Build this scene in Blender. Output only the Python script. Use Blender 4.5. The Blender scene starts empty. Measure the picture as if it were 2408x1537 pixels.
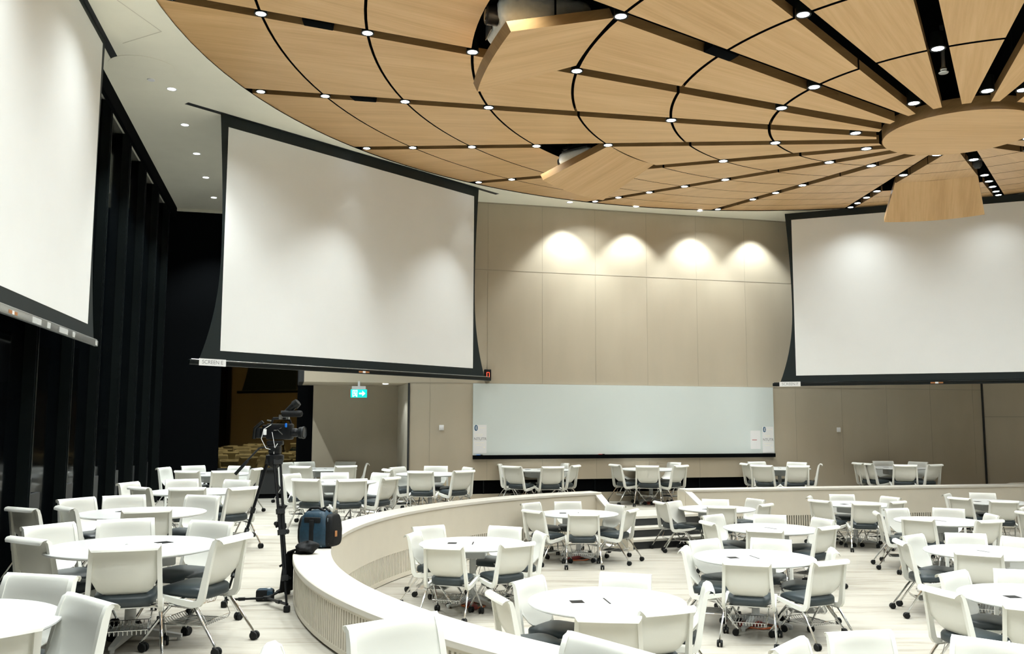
import bpy, bmesh, math, random
from mathutils import Vector, Matrix
random.seed(7)
PI = math.pi
SC = bpy.context.scene
COL = SC.collection
sin, cos, rad = math.sin, math.cos, math.radians

# ------------------------------------------------------------------ helpers
def nodes(name):
    m = bpy.data.materials.new(name); m.use_nodes = True
    nt = m.node_tree; b = nt.nodes['Principled BSDF']
    return m, nt, b

def setp(b, **k):
    for n, v in k.items():
        n = n.replace('_', ' ')
        if n in b.inputs: b.inputs[n].default_value = v

def mat(name, col, rough=.5, metal=0., spec=.5, noise=0., nscale=30., stretch=(1, 1, 1), bump=0., coat=0., sheen=0.):
    m, nt, b = nodes(name)
    setp(b, Base_Color=(*col, 1), Roughness=rough, Metallic=metal, Coat_Weight=coat, Sheen_Weight=sheen)
    b.inputs['Specular IOR Level'].default_value = spec
    if noise or bump:
        tc = nt.nodes.new('ShaderNodeTexCoord'); mp = nt.nodes.new('ShaderNodeMapping')
        mp.inputs['Scale'].default_value = stretch
        tx = nt.nodes.new('ShaderNodeTexNoise'); tx.inputs['Scale'].default_value = nscale
        tx.inputs['Detail'].default_value = 4
        nt.links.new(tc.outputs['Object'], mp.inputs[0]); nt.links.new(mp.outputs[0], tx.inputs['Vector'])
        if noise:
            rp = nt.nodes.new('ShaderNodeValToRGB')
            rp.color_ramp.elements[0].position = .3; rp.color_ramp.elements[1].position = .7
            rp.color_ramp.elements[0].color = (*[c * (1 - noise) for c in col], 1)
            rp.color_ramp.elements[1].color = (*[min(1, c * (1 + noise)) for c in col], 1)
            nt.links.new(tx.outputs[0], rp.inputs[0]); nt.links.new(rp.outputs[0], b.inputs['Base Color'])
        if bump:
            bp = nt.nodes.new('ShaderNodeBump'); bp.inputs['Strength'].default_value = bump
            bp.inputs['Distance'].default_value = .01
            nt.links.new(tx.outputs[0], bp.inputs['Height']); nt.links.new(bp.outputs[0], b.inputs['Normal'])
    return m

def emit(name, col, strength):
    m, nt, b = nodes(name)
    setp(b, Base_Color=(*col, 1), Roughness=.4)
    b.inputs['Emission Color'].default_value = (*col, 1); b.inputs['Emission Strength'].default_value = strength
    m.cycles.emission_sampling = 'NONE'
    return m

def wood(name, c0, c1, c2, su=1.3, sv=26.):
    m, nt, b = nodes(name)
    uv = nt.nodes.new('ShaderNodeUVMap'); mp = nt.nodes.new('ShaderNodeMapping')
    mp.inputs['Scale'].default_value = (su, sv, 1)
    n1 = nt.nodes.new('ShaderNodeTexNoise'); n1.inputs['Scale'].default_value = 1.; n1.inputs['Detail'].default_value = 5
    n1.inputs['Roughness'].default_value = .6
    mp2 = nt.nodes.new('ShaderNodeMapping'); mp2.inputs['Scale'].default_value = (.35, 4.5, 1)
    n2 = nt.nodes.new('ShaderNodeTexNoise'); n2.inputs['Scale'].default_value = 1.; n2.inputs['Detail'].default_value = 2
    add = nt.nodes.new('ShaderNodeMath'); add.operation = 'ADD'
    hf = nt.nodes.new('ShaderNodeMath'); hf.operation = 'MULTIPLY'; hf.inputs[1].default_value = .5
    rp = nt.nodes.new('ShaderNodeValToRGB'); e = rp.color_ramp.elements
    e[0].position = .34; e[0].color = (*c0, 1); e[1].position = .66; e[1].color = (*c2, 1)
    x = e.new(.5); x.color = (*c1, 1)
    L = nt.links.new
    L(uv.outputs[0], mp.inputs[0]); L(uv.outputs[0], mp2.inputs[0]); L(mp.outputs[0], n1.inputs['Vector']); L(mp2.outputs[0], n2.inputs['Vector'])
    L(n1.outputs[0], add.inputs[0]); L(n2.outputs[0], add.inputs[1]); L(add.outputs[0], hf.inputs[0]); L(hf.outputs[0], rp.inputs[0])
    L(rp.outputs[0], b.inputs['Base Color'])
    setp(b, Roughness=.42); b.inputs['Specular IOR Level'].default_value = .35
    return m

class MB:
    """collects geometry, then links it as one mesh object"""
    def __init__(s): s.v = []; s.f = []; s.uv = {}
    def add(s, vs, fs, uvs=None):
        o = len(s.v); s.v += [tuple(x) for x in vs]
        for i, f in enumerate(fs):
            if uvs: s.uv[len(s.f)] = [uvs[j] for j in f]
            s.f.append(tuple(j + o for j in f))
        return s
    def box(s, c, d, rz=0.):
        x, y, z = d[0] / 2, d[1] / 2, d[2] / 2; ca, sa = cos(rz), sin(rz)
        vs = []
        for k in (-z, z):
            for a, b in ((-x, -y), (x, -y), (x, y), (-x, y)):
                vs.append((c[0] + a * ca - b * sa, c[1] + a * sa + b * ca, c[2] + k))
        return s.add(vs, [(3, 2, 1, 0), (4, 5, 6, 7), (0, 1, 5, 4), (1, 2, 6, 5), (2, 3, 7, 6), (3, 0, 4, 7)])
    def box2(s, a, b): return s.box([(a[i] + b[i]) / 2 for i in range(3)], [abs(b[i] - a[i]) for i in range(3)])
    def bar(s, p, q, w, h, up=(0, 0, 1)):
        p, q, up = Vector(p), Vector(q), Vector(up); d = (q - p).normalized()
        x = d.cross(up)
        if x.length < 1e-4: x = d.cross(Vector((1, 0, 0)))
        x.normalize(); y = x.cross(d).normalized()
        vs = []
        for c in (p, q):
            for a, b in ((-1, -1), (1, -1), (1, 1), (-1, 1)): vs.append(c + x * a * w / 2 + y * b * h / 2)
        return s.add(vs, [(3, 2, 1, 0), (4, 5, 6, 7), (0, 1, 5, 4), (1, 2, 6, 5), (2, 3, 7, 6), (3, 0, 4, 7)])
    def tube(s, pts, r, n=8, closed=False):
        pts = [Vector(p) for p in pts]; m = len(pts); rs = r if isinstance(r, (list, tuple)) else [r] * m
        vs = []; ref = None
        for i, p in enumerate(pts):
            if closed: d = pts[(i + 1) % m] - pts[i - 1]
            else: d = pts[min(i + 1, m - 1)] - pts[max(i - 1, 0)]
            d.normalize()
            if ref is None:
                ref = d.cross(Vector((0, 0, 1)))
                if ref.length < 1e-3: ref = d.cross(Vector((1, 0, 0)))
            x = (ref - d * ref.dot(d)).normalized(); ref = x; y = d.cross(x)
            for j in range(n):
                a = 2 * PI * j / n; vs.append(p + (x * cos(a) + y * sin(a)) * rs[i])
        fs = []
        for i in range(m if closed else m - 1):
            for j in range(n):
                a = i * n + j; b = i * n + (j + 1) % n; c = ((i + 1) % m) * n
                fs.append((a, b, c + (j + 1) % n, c + j))
        if not closed: fs += [tuple(range(n - 1, -1, -1)), tuple(range((m - 1) * n, m * n))]
        return s.add(vs, fs)
    def lathe(s, prof, n=24, c=(0, 0, 0), axis='z', caps=True):
        vs = []; c = Vector(c)
        for r, z in prof:
            for j in range(n):
                a = 2 * PI * j / n; v = Vector((r * cos(a), r * sin(a), z))
                if axis == 'y': v = Vector((v.x, v.z, -v.y))
                if axis == 'x': v = Vector((v.z, v.x, v.y))
                vs.append(c + v)
        fs = []; m = len(prof)
        for i in range(m - 1):
            for j in range(n): fs.append((i * n + j, i * n + (j + 1) % n, (i + 1) * n + (j + 1) % n, (i + 1) * n + j))
        if caps: fs += [tuple(range(n - 1, -1, -1)), tuple(range((m - 1) * n, m * n))]
        return s.add(vs, fs)
    def prism(s, poly, z0, z1):
        n = len(poly); vs = [(x, y, z0) for x, y in poly] + [(x, y, z1) for x, y in poly]
        fs = [tuple(range(n - 1, -1, -1)), tuple(range(n, 2 * n))] + [(i, (i + 1) % n, n + (i + 1) % n, n + i) for i in range(n)]
        return s.add(vs, fs)
    def grid(s, fn, nu, nv, closed_u=False):
        vs = [fn(i, j) for j in range(nv) for i in range(nu)]; fs = []
        for j in range(nv - 1):
            for i in range(nu if closed_u else nu - 1):
                a = j * nu + i; b = j * nu + (i + 1) % nu
                fs.append((a, b, b + nu, a + nu))
        return s.add(vs, fs)
    def sheet(s, fn, nu, nv, th):
        """a curved plate: fn(u,v)->(point, normal); two skins and a rim"""
        F = []; B = []
        for j in range(nv):
            for i in range(nu):
                p, n = fn(i / (nu - 1), j / (nv - 1)); p = Vector(p); n = Vector(n).normalized()
                F.append(p + n * th / 2); B.append(p - n * th / 2)
        o = len(F); fs = []
        for j in range(nv - 1):
            for i in range(nu - 1):
                a = j * nu + i
                fs.append((a, a + 1, a + 1 + nu, a + nu)); fs.append((o + a, o + a + nu, o + a + 1 + nu, o + a + 1))
        per = [i for i in range(nu)] + [j * nu + nu - 1 for j in range(1, nv)] + [(nv - 1) * nu + i for i in range(nu - 2, -1, -1)] + [j * nu for j in range(nv - 2, 0, -1)]
        for k in range(len(per)):
            a, b = per[k], per[(k + 1) % len(per)]; fs.append((b, a, o + a, o + b))
        return s.add(F + B, fs)
    def rbox(s, c, d, r=.02, seg=3, rz=0.):
        bm = bmesh.new(); bmesh.ops.create_cube(bm, size=1)
        for v in bm.verts: v.co = Vector((v.co.x * d[0], v.co.y * d[1], v.co.z * d[2]))
        bmesh.ops.bevel(bm, geom=list(bm.edges), offset=min(r, min(d) * .49), segments=seg, affect='EDGES', profile=.5)
        M = Matrix.Translation(c) @ Matrix.Rotation(rz, 4, 'Z')
        bm.verts.index_update(); vs = [M @ v.co for v in bm.verts]; fs = [[v.index for v in f.verts] for f in bm.faces]
        bm.free(); return s.add(vs, fs)
    def xf(s, M):
        s.v = [tuple(M @ Vector(v)) for v in s.v]; return s
    def mesh(s, name, m, smooth=40, mats=None):
        me = bpy.data.meshes.new(name); me.from_pydata(s.v, [], s.f)
        if s.uv:
            ul = me.uv_layers.new(name='UVMap')
            for p in me.polygons:
                u = s.uv.get(p.index)
                if u:
                    for li, c in zip(p.loop_indices, u): ul.data[li].uv = c
        me.materials.append(m)
        if mats:
            for q in mats[0]: me.materials.append(q)
            for i, q in mats[1].items(): me.polygons[i].material_index = q
        bm = bmesh.new(); bm.from_mesh(me); bmesh.ops.recalc_face_normals(bm, faces=bm.faces); bm.to_mesh(me); bm.free()
        if smooth:
            me.shade_smooth(); me.set_sharp_from_angle(angle=rad(smooth))
        return me
    def build(s, name, m, parent=None, smooth=40, label=None, mats=None):
        o = bpy.data.objects.new(name, s.mesh(name, m, smooth, mats)); COL.objects.link(o)
        if parent: o.parent = parent
        if label: o['label'] = label
        return o

def tag(o, label, cat, group=None):
    o['label'] = label; o['category'] = cat
    if group: o['group'] = group
    return o
def thing(name, label, cat, loc=(0, 0, 0), rz=0., group=None):
    o = bpy.data.objects.new(name, None); COL.objects.link(o); o.empty_display_size = .1
    o.location = loc; o.rotation_euler = (0, 0, rz)
    return tag(o, label, cat, group)
def struct(o): o['kind'] = 'structure'; return o
KIDS = {}
def kids(o):
    if o.name not in KIDS: KIDS[o.name] = [c for c in o.children]
    return KIDS[o.name]
def copy_tree(o, parent=None):
    c = o.copy(); COL.objects.link(c)
    if parent: c.parent = parent
    for ch in kids(o): copy_tree(ch, c)
    return c
def text_mesh(s, size, name, m, parent, M, depth=.001, align='CENTER'):
    cu = bpy.data.curves.new(name, 'FONT'); cu.body = s; cu.size = size; cu.align_x = align; cu.align_y = 'CENTER'; cu.extrude = depth
    t = bpy.data.objects.new(name + '_curve', cu); COL.objects.link(t)
    dg = bpy.context.evaluated_depsgraph_get(); me = bpy.data.meshes.new_from_object(t.evaluated_get(dg))
    bpy.data.objects.remove(t); bpy.data.curves.remove(cu)
    me.materials.clear(); me.materials.append(m); me.transform(M)
    o = bpy.data.objects.new(name, me); COL.objects.link(o); o.parent = parent
    return o
def arc(c, r, a0, a1, n): return [(c[0] + r * cos(a0 + (a1 - a0) * i / n), c[1] + r * sin(a0 + (a1 - a0) * i / n)) for i in range(n + 1)]
ORD = ['zeroth', 'first', 'second', 'third', 'fourth', 'fifth', 'sixth', 'seventh', 'eighth', 'ninth', 'tenth', 'eleventh', 'twelfth', 'thirteenth', 'fourteenth', 'fifteenth', 'sixteenth', 'seventeenth']

# ------------------------------------------------------------------ materials
M = dict(
 oak=wood('oak_veneer', (.56, .335, .145), (.65, .405, .19), (.72, .465, .235)),
 plaster=mat('cream_plaster', (.91, .875, .74), .8, noise=.015, nscale=3),
 panel=mat('taupe_wall_panel', (.47, .41, .31), .55, noise=.03, nscale=2.5, stretch=(1, 1, .25)),
 groove=mat('panel_groove', (.36, .32, .25), .8),
 cream=mat('cream_laminate', (.68, .63, .525), .5, noise=.02, nscale=4),
 cap=mat('pale_cap_laminate', (.67, .64, .57), .4, noise=.015, nscale=5),
 dark=mat('black_matt', (.003, .0035, .004), .9, spec=.03),
 blackframe=mat('black_frame_metal', (.004, .006, .006), .32, spec=.3),
 nightglass=mat('night_window_glass', (.001, .0015, .002), .08, spec=.04),
 charcoal=mat('charcoal_panel', (.022, .024, .025), .5),
 screen=mat('projection_fabric', (.80, .81, .80), .75, spec=.2, noise=.01, nscale=2),
 border=mat('black_screen_border', (.010, .016, .017), .55, spec=.3),
 alu=mat('brushed_aluminium', (.62, .63, .62), .35, metal=1., noise=.05, nscale=60),
 chrome=mat('chrome_tube', (.82, .83, .83), .12, metal=1.),
 white_plastic=mat('white_chair_plastic', (.80, .80, .745), .38, spec=.45),
 seat=mat('slate_upholstery', (.032, .044, .050), .42, spec=.5, noise=.12, nscale=12, bump=.05),
 rubber=mat('black_rubber', (.003, .004, .0045), .5, spec=.3),
 tabletop=mat('white_laminate', (.70, .71, .70), .3, spec=.5),
 legmetal=mat('pale_grey_metal', (.55, .56, .55), .4, spec=.5),
 blackplastic=mat('black_plastic', (.003, .0035, .0045), .45, spec=.3),
 glassboard=mat('white_glass_board', (.66, .72, .70), .12, spec=.5),
 paper=mat('white_paper', (.80, .80, .80), .7),
 blue=mat('blue_print', (.015, .10, .20), .5),
 greyprint=mat('grey_print', (.22, .23, .24), .6),
 redprint=mat('red_print', (.45, .10, .10), .6),
 bagblue=mat('petrol_blue_nylon', (.003, .028, .052), .6, noise=.2, nscale=40, bump=.1),
 bagblack=mat('black_nylon', (.005, .0055, .006), .65, spec=.25, noise=.2, nscale=60, bump=.15),
 zip=mat('pale_piping', (.25, .29, .30), .5),
 tan=mat('orange_tag', (.40, .17, .06), .5),
 bluecap=mat('blue_knob', (.01, .16, .65), .35),
 projector=mat('grey_projector_case', (.70, .73, .71), .4, noise=.05, nscale=20),
 orange=mat('orange_cable', (.55, .12, .03), .5),
 red=mat('dark_red_plastic', (.20, .03, .025), .5),
 lens=mat('lens_glass', (.02, .015, .012), .05, spec=.8),
 lamp=emit('lamp_lens', (.93, .97, 1.), 14.),
 exitgreen=emit('exit_sign_green', (.0, .42, .38), 1.5),
 exitwhite=emit('exit_sign_white', (.85, 1., 1.), 1.5),
 led=emit('red_led', (1., .08, .04), 2.),
)
def floor_mat():
    m, nt, b = nodes('striated_carpet'); L = nt.links.new
    tc = nt.nodes.new('ShaderNodeTexCoord'); rp = nt.nodes.new('ShaderNodeValToRGB')
    mp = nt.nodes.new('ShaderNodeMapping'); mp.inputs['Scale'].default_value = (2.2, 26, 1); mp.inputs['Rotation'].default_value = (0, 0, rad(3))
    n = nt.nodes.new('ShaderNodeTexNoise'); n.inputs['Scale'].default_value = 1.; n.inputs['Detail'].default_value = 5; n.inputs['Roughness'].default_value = .7
    mp2 = nt.nodes.new('ShaderNodeMapping'); mp2.inputs['Scale'].default_value = (.5, 5, 1)
    n2 = nt.nodes.new('ShaderNodeTexNoise'); n2.inputs['Scale'].default_value = 1.; n2.inputs['Detail'].default_value = 2
    ad = nt.nodes.new('ShaderNodeMath'); ad.operation = 'ADD'; hf = nt.nodes.new('ShaderNodeMath'); hf.operation = 'MULTIPLY'; hf.inputs[1].default_value = .5
    e = rp.color_ramp.elements; e[0].position = .36; e[0].color = (.31, .285, .235, 1); e[1].position = .66; e[1].color = (.465, .445, .39, 1)
    x = e.new(.48); x.color = (.42, .395, .34, 1)
    L(tc.outputs['Object'], mp.inputs[0]); L(tc.outputs['Object'], mp2.inputs[0]); L(mp.outputs[0], n.inputs['Vector']); L(mp2.outputs[0], n2.inputs['Vector'])
    L(n.outputs[0], ad.inputs[0]); L(n2.outputs[0], ad.inputs[1]); L(ad.outputs[0], hf.inputs[0]); L(hf.outputs[0], rp.inputs[0]); L(rp.outputs[0], b.inputs['Base Color'])
    setp(b, Roughness=.9); b.inputs['Specular IOR Level'].default_value = .1
    return m
M['carpet'] = floor_mat()
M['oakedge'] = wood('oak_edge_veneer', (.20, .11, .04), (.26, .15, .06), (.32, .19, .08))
def mirror_glass():
    m, nt, b = nodes('tinted_night_glass')
    setp(b, Base_Color=(.12, .085, .035, 1), Metallic=1., Roughness=.02)
    return m
M['tinted'] = mirror_glass()
EXPOSURE = -0.1
TABLES=[
 ('u1', -2.901, 4.444, 0.0),
 ('u2', -2.999, 7.23, 0.0),
 ('u3', -4.01, 9.871, 0.0),
 ('u4', -4.49, 12.862, 0.0),
 ('u5', -5.631, 17.205, 0.0),
 ('u6', -2.904, 14.948, 0.0),
 ('u7', -3.926, 19.022, 0.0),
 ('u8', -1.562, 17.364, 0.0),
 ('u9', 0.581, 19.007, 0.0),
 ('u10', 2.986, 19.384, 0.0),
 ('u11', 5.895, 19.86, 0.0),
 ('u12', 8.695, 20.343, 0.0),
 ('p1', 0.799, 7.662, -0.5),
 ('p2', -0.475, 11.227, -0.5),
 ('p3', 1.1, 14.93, -0.5),
 ('p4', 3.658, 16.172, -0.5),
 ('p5', 3.679, 12.904, -0.5),
 ('p6', 2.703, 10.143, -0.5),
 ('p7', 6.372, 16.823, -0.5),
 ('p8', 6.577, 13.941, -0.5),
 ('p9', 5.521, 10.624, -0.5),
 ('p11', 9.183, 17.358, -0.5),
 ('p10', 4.571, 7.898, -0.5),
]
CHAIRS=[
 ('u1', 'far', -2.686, 5.269, -104.6),
 ('u1', 'right', -2.084, 4.581, -170.5),
 ('u1', 'near left', -2.208, 3.876, 140.7),
 ('u2', 'near', -2.738, 6.46, 108.8),
 ('u2', 'near right', -2.125, 7.019, 166.5),
 ('u2', 'far right', -2.634, 8.061, -113.7),
 ('u2', 'far', -3.49, 8.217, -63.6),
 ('u2', 'far left', -3.969, 7.76, -28.7),
 ('u2', 'near left', -3.649, 6.834, 31.3),
 ('u3', 'near', -3.671, 9.137, 114.8),
 ('u3', 'far right', -3.671, 10.84, -109.3),
 ('u3', 'far', -4.624, 10.794, -56.4),
 ('u3', 'far left', -5.006, 10.383, -27.2),
 ('u3', 'near left', -4.589, 9.293, 44.9),
 ('ux', 'stray', -5.212, 9.612, 31.0),
 ('u4', 'near left', -5.017, 12.143, 53.8),
 ('u4', 'near', -4.325, 12.059, 101.6),
 ('u4', 'near right', -3.601, 12.196, 143.2),
 ('u4', 'far right', -4.135, 13.71, -112.7),
 ('u4', 'far', -5.041, 13.805, -59.7),
 ('u4', 'far left', -5.563, 13.068, -10.8),
 ('u5', 'left', -6.707, 17.334, -6.8),
 ('u5', 'far left', -6.374, 18.03, -48.0),
 ('u5', 'far right', -5.415, 18.005, -105.1),
 ('u5', 'near left', -5.822, 16.157, 79.6),
 ('u5', 'near right', -5.14, 16.214, 116.3),
 ('u5', 'right', -4.814, 17.113, 173.5),
 ('u6', 'near left', -3.186, 13.957, 74.1),
 ('u6', 'near right', -2.456, 13.954, 114.3),
 ('u6', 'right', -1.911, 14.445, 153.1),
 ('u6', 'far', -3.081, 15.727, -77.2),
 ('u6', 'far right', -2.234, 15.65, -133.7),
 ('u6', 'far left', -3.765, 15.317, -23.2),
 ('u7', 'far left', -4.594, 19.918, -53.3),
 ('u7', 'far right', -3.684, 20.077, -102.9),
 ('u7', 'near left', -4.221, 17.981, 74.2),
 ('u7', 'near right', -3.331, 18.208, 126.2),
 ('u7', 'right', -3.047, 19.17, -170.4),
 ('u7', 'left', -4.925, 19.521, -26.5),
 ('u8', 'near', -1.648, 16.267, 85.5),
 ('u8', 'near right', -0.857, 16.528, 130.2),
 ('u8', 'far', -1.518, 18.182, -93.1),
 ('u8', 'far right', -0.827, 17.698, -155.6),
 ('u8', 'far left', -2.267, 17.744, -28.3),
 ('u8', 'near left', -2.338, 16.93, 29.2),
 ('u9', 'left', -0.22, 19.338, -22.4),
 ('u9', 'far left', 0.319, 19.992, -75.1),
 ('u9', 'far right', 1.064, 19.656, -126.7),
 ('u9', 'near left', -0.01, 18.216, 53.2),
 ('u9', 'near right', 0.834, 18.087, 105.4),
 ('u9', 'right', 1.336, 18.656, 155.0),
 ('u10', 'left', 2.167, 19.084, 20.1),
 ('u10', 'far left', 2.581, 20.131, -61.6),
 ('u10', 'far right', 3.588, 20.193, -126.7),
 ('u10', 'near', 2.789, 18.554, 76.7),
 ('u10', 'near right', 3.541, 18.783, 132.8),
 ('u11', 'left', 5.096, 19.762, 7.0),
 ('u11', 'far left', 5.578, 20.614, -67.2),
 ('u11', 'far right', 6.479, 20.42, -136.2),
 ('u11', 'near left', 5.249, 18.972, 53.9),
 ('u11', 'near right', 5.974, 18.78, 94.2),
 ('u11', 'right', 6.708, 19.547, 158.9),
 ('u12', 'left', 7.755, 20.232, 6.7),
 ('u12', 'near left', 7.836, 20.024, 20.3),
 ('u12', 'far left', 8.701, 21.16, -90.4),
 ('u12', 'far right', 9.395, 20.799, -146.9),
 ('u12', 'near', 8.424, 19.299, 75.4),
 ('u12', 'right', 9.17, 19.491, 119.1),
 ('n0', 'stray', -0.545, 4.129, -69.3),
 ('n0', 'stray', -0.923, 3.454, -31.5),
 ('n0', 'stray', 0.407, 3.706, -123.9),
 ('p1', 'far', 1.06, 8.421, -109.0),
 ('p1', 'far left', 0.123, 8.119, -34.1),
 ('p1', 'left', -0.12, 7.328, 20.0),
 ('p1', 'near left', 0.691, 6.55, 84.4),
 ('p1', 'near right', 1.175, 6.819, 114.0),
 ('p1', 'right', 1.692, 7.767, -173.3),
 ('p2', 'near left', -0.77, 10.198, 74.0),
 ('p2', 'near right', 0.085, 10.429, 125.0),
 ('p2', 'far right', 0.397, 11.432, -166.7),
 ('p2', 'far', -0.067, 12.118, -114.6),
 ('p2', 'far left', -1.124, 12.143, -54.7),
 ('p2', 'left', -1.256, 11.396, -12.2),
 ('p3', 'near', 1.104, 13.837, 90.2),
 ('p3', 'near left', 0.316, 14.28, 39.7),
 ('p3', 'far left', 0.309, 15.634, -41.7),
 ('p3', 'far', 0.979, 15.906, -82.9),
 ('p3', 'far right', 1.787, 15.35, -148.6),
 ('p3', 'near right', 1.941, 14.464, 151.0),
 ('p4', 'far', 3.821, 16.983, -101.4),
 ('p4', 'far right', 4.483, 16.546, -155.6),
 ('p4', 'near', 3.499, 15.093, 81.6),
 ('p4', 'near left', 2.586, 15.87, 15.7),
 ('p4', 'far left', 2.915, 16.775, -39.1),
 ('p4', 'near right', 4.368, 15.512, 137.1),
 ('p5', 'far', 3.904, 13.72, -105.4),
 ('p5', 'far left', 3.012, 13.697, -49.9),
 ('p5', 'near left', 2.731, 12.701, 12.1),
 ('p5', 'near', 3.303, 11.86, 70.2),
 ('p5', 'far right', 4.557, 13.194, -161.7),
 ('p5', 'near right', 4.256, 12.17, 128.2),
 ('p6', 'near', 2.344, 9.102, 71.0),
 ('p6', 'near right', 3.222, 9.162, 117.9),
 ('p6', 'far right', 3.539, 9.944, 166.6),
 ('p6', 'far', 3.122, 10.908, -118.7),
 ('p6', 'far left', 2.261, 10.818, -56.8),
 ('p6', 'left', 1.889, 10.079, 4.5),
 ('p7', 'left', 5.616, 17.152, -23.5),
 ('p7', 'near left', 5.529, 16.308, 31.4),
 ('p7', 'near', 6.165, 15.729, 79.3),
 ('p7', 'far', 6.427, 17.653, -93.8),
 ('p7', 'far right', 7.183, 17.106, -160.8),
 ('p7', 'near right', 6.873, 16.087, 124.3),
 ('p8', 'left', 5.689, 14.157, -13.6),
 ('p8', 'far left', 6.256, 14.8, -69.5),
 ('p8', 'near', 5.934, 13.287, 45.5),
 ('p8', 'far', 7.15, 14.826, -122.9),
 ('p8', 'near right', 6.882, 13.024, 108.4),
 ('p8', 'far right', 7.369, 13.85, 173.5),
 ('p9', 'far left', 4.965, 11.317, -51.3),
 ('p9', 'left', 4.58, 10.744, -7.3),
 ('p9', 'near', 5.024, 9.811, 58.6),
 ('p9', 'far', 5.733, 11.506, -103.5),
 ('p9', 'far right', 6.212, 11.053, -148.2),
 ('p11', 'left', 8.553, 17.846, -37.7),
 ('p11', 'near left', 8.368, 16.952, 26.5),
 ('p11', 'far', 9.424, 18.133, -107.2),
 ('p11', 'near', 8.869, 16.3, 73.4),
 ('p12', 'stray', 8.429, 15.01, -38.4),
 ('p12', 'stray', 8.062, 14.221, 8.9),
 ('p10', 'far left', 4.096, 8.538, -53.4),
 ('p10', 'left', 3.562, 7.639, 14.4),
 ('p10', 'far', 4.837, 8.674, -108.9),
 ('p10', 'near left', 3.989, 6.949, 58.5),
 ('p13', 'stray', 2.308, 6.147, -78.5),
 ('p13', 'stray', 3.086, 5.896, -130.1),
 ('p13', 'stray', 1.734, 5.814, -38.7),
]
_mv = {('p4', 'far left'): (2.84, 16.02), ('p4', 'far'): (3.70, 16.45), ('ux', 'stray'): (-4.98, 9.19)}
CHAIRS = [(k, s, *(_mv.get((k, s), (x, y))), a) for k, s, x, y, a in CHAIRS]
TABLES = [(k, *((3.585, 15.83) if k == 'p4' else (x, y)), z) for k, x, y, z in TABLES]

# ------------------------------------------------------------------ measures (metres; camera stands at x=0, y=0; upper floor z=0)
CEIL = 6.51; PIT = -.5
PC = (5.302, 10.625)                 # centre of the sunken floor
RIN, ROUT = 7.28, 7.62               # curved parapet, inner and outer face
CC = (5.384, 10.430)                 # centre of the wooden ceiling
CB, CK = 5.0964, .1506               # the ceiling is a shallow funnel: z = CB + CK * r
RINGS = [9.52, 8.29, 7.08, 5.87, 4.65, 3.42, 2.20, .93]   # outer rim, five seams, inner end
LR = dict(O=9.31, A=8.29, B=7.08, C=5.87, D=4.65, E=3.42, F=2.20, G=1.18)
A0, DA = 184.63, -18.0
SLOT = lambda k: rad(A0 + DA * k)
cz = lambda r: CB + CK * r
PSI = rad(14.217); WE = (cos(PSI), sin(PSI)); WN = (sin(PSI), -cos(PSI)); W0 = (0, 19.328)   # back wall line, WN points into the room
def wp(s, d=0.): return (W0[0] + WE[0] * s + WN[0] * d, W0[1] + WE[1] * s + WN[1] * d)

# ------------------------------------------------------------------ floor with the sunken pit
GA, GB, TANG = 119.9, 105.2, 102.5    # gap for the steps; where the far wall runs straight
TD = (sin(rad(TANG)), -cos(rad(TANG)))            # direction of the straight stretch
def rim_arc(a0, a1, step=.0125):
    a0, a1 = rad(a0), rad(a1); k = max(4, int(abs(a1 - a0) / step)); out = []
    for i in range(k + 1):
        a = a0 + (a1 - a0) * i / k; out.append((RIN * cos(a), RIN * sin(a), cos(a), sin(a)))
    return out
def rim_line(length, k=2, a=TANG):
    nx, ny = cos(rad(a)), sin(rad(a)); d = TD
    return [(RIN * nx + d[0] * length * i / k, RIN * ny + d[1] * length * i / k, nx, ny) for i in range(1, k + 1)]
n = 120
outr = [(PC[0] + 22 * cos(2 * PI * i / n), PC[1] + 22 * sin(2 * PI * i / n)) for i in range(n)]
hole = [(PC[0] + x + nx * .12, PC[1] + y + ny * .12) for x, y, nx, ny in rim_arc(TANG, TANG + 180, .03)]
near = (hole[-1][0] + TD[0] * 9, hole[-1][1] + TD[1] * 9); far = (hole[0][0] + TD[0] * 9, hole[0][1] + TD[1] * 9)
hole = hole + [near, far]
bm = bmesh.new(); ed = []
for loop in (outr, hole):
    vs = [bm.verts.new((x, y, 0)) for x, y in loop]; ed += [bm.edges.new((vs[i], vs[(i + 1) % len(vs)])) for i in range(len(vs))]
bmesh.ops.triangle_fill(bm, use_beauty=True, use_dissolve=False, edges=ed)
bm.verts.index_update(); f = MB(); f.add([v.co for v in bm.verts], [[v.index for v in q.verts] for q in bm.faces]); bm.free()
struct(f.build('floor', M['carpet'], smooth=0))
f = MB(); f.add([(x, y, PIT) for x, y in hole], [tuple(range(len(hole)))])
struct(f.build('floor', M['carpet'], smooth=0))

# ------------------------------------------------------------------ plaster ceiling ring and dark void over the wood
f = MB(); n = 120; inr = [(CC[0] + 9.50 * cos(2 * PI * i / n), CC[1] + 9.50 * sin(2 * PI * i / n)) for i in range(n)]
f.add([(x, y, CEIL) for x, y in inr] + [(x, y, CEIL) for x, y in outr], [(i, (i + 1) % n, n + (i + 1) % n, n + i) for i in range(n)])
struct(f.build('ceiling', M['plaster'], smooth=0))
f = MB(); top = [(CC[0] + 9.51 * cos(2 * PI * i / n), CC[1] + 9.51 * sin(2 * PI * i / n)) for i in range(n)]
f.add([(x, y, CEIL + .01) for x, y in top] + [(x, y, 7.3) for x, y in top], [(i, (i + 1) % n, n + (i + 1) % n, n + i) for i in range(n)] + [tuple(range(n, 2 * n))])
struct(f.build('ceiling', M['dark'], smooth=0))

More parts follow.
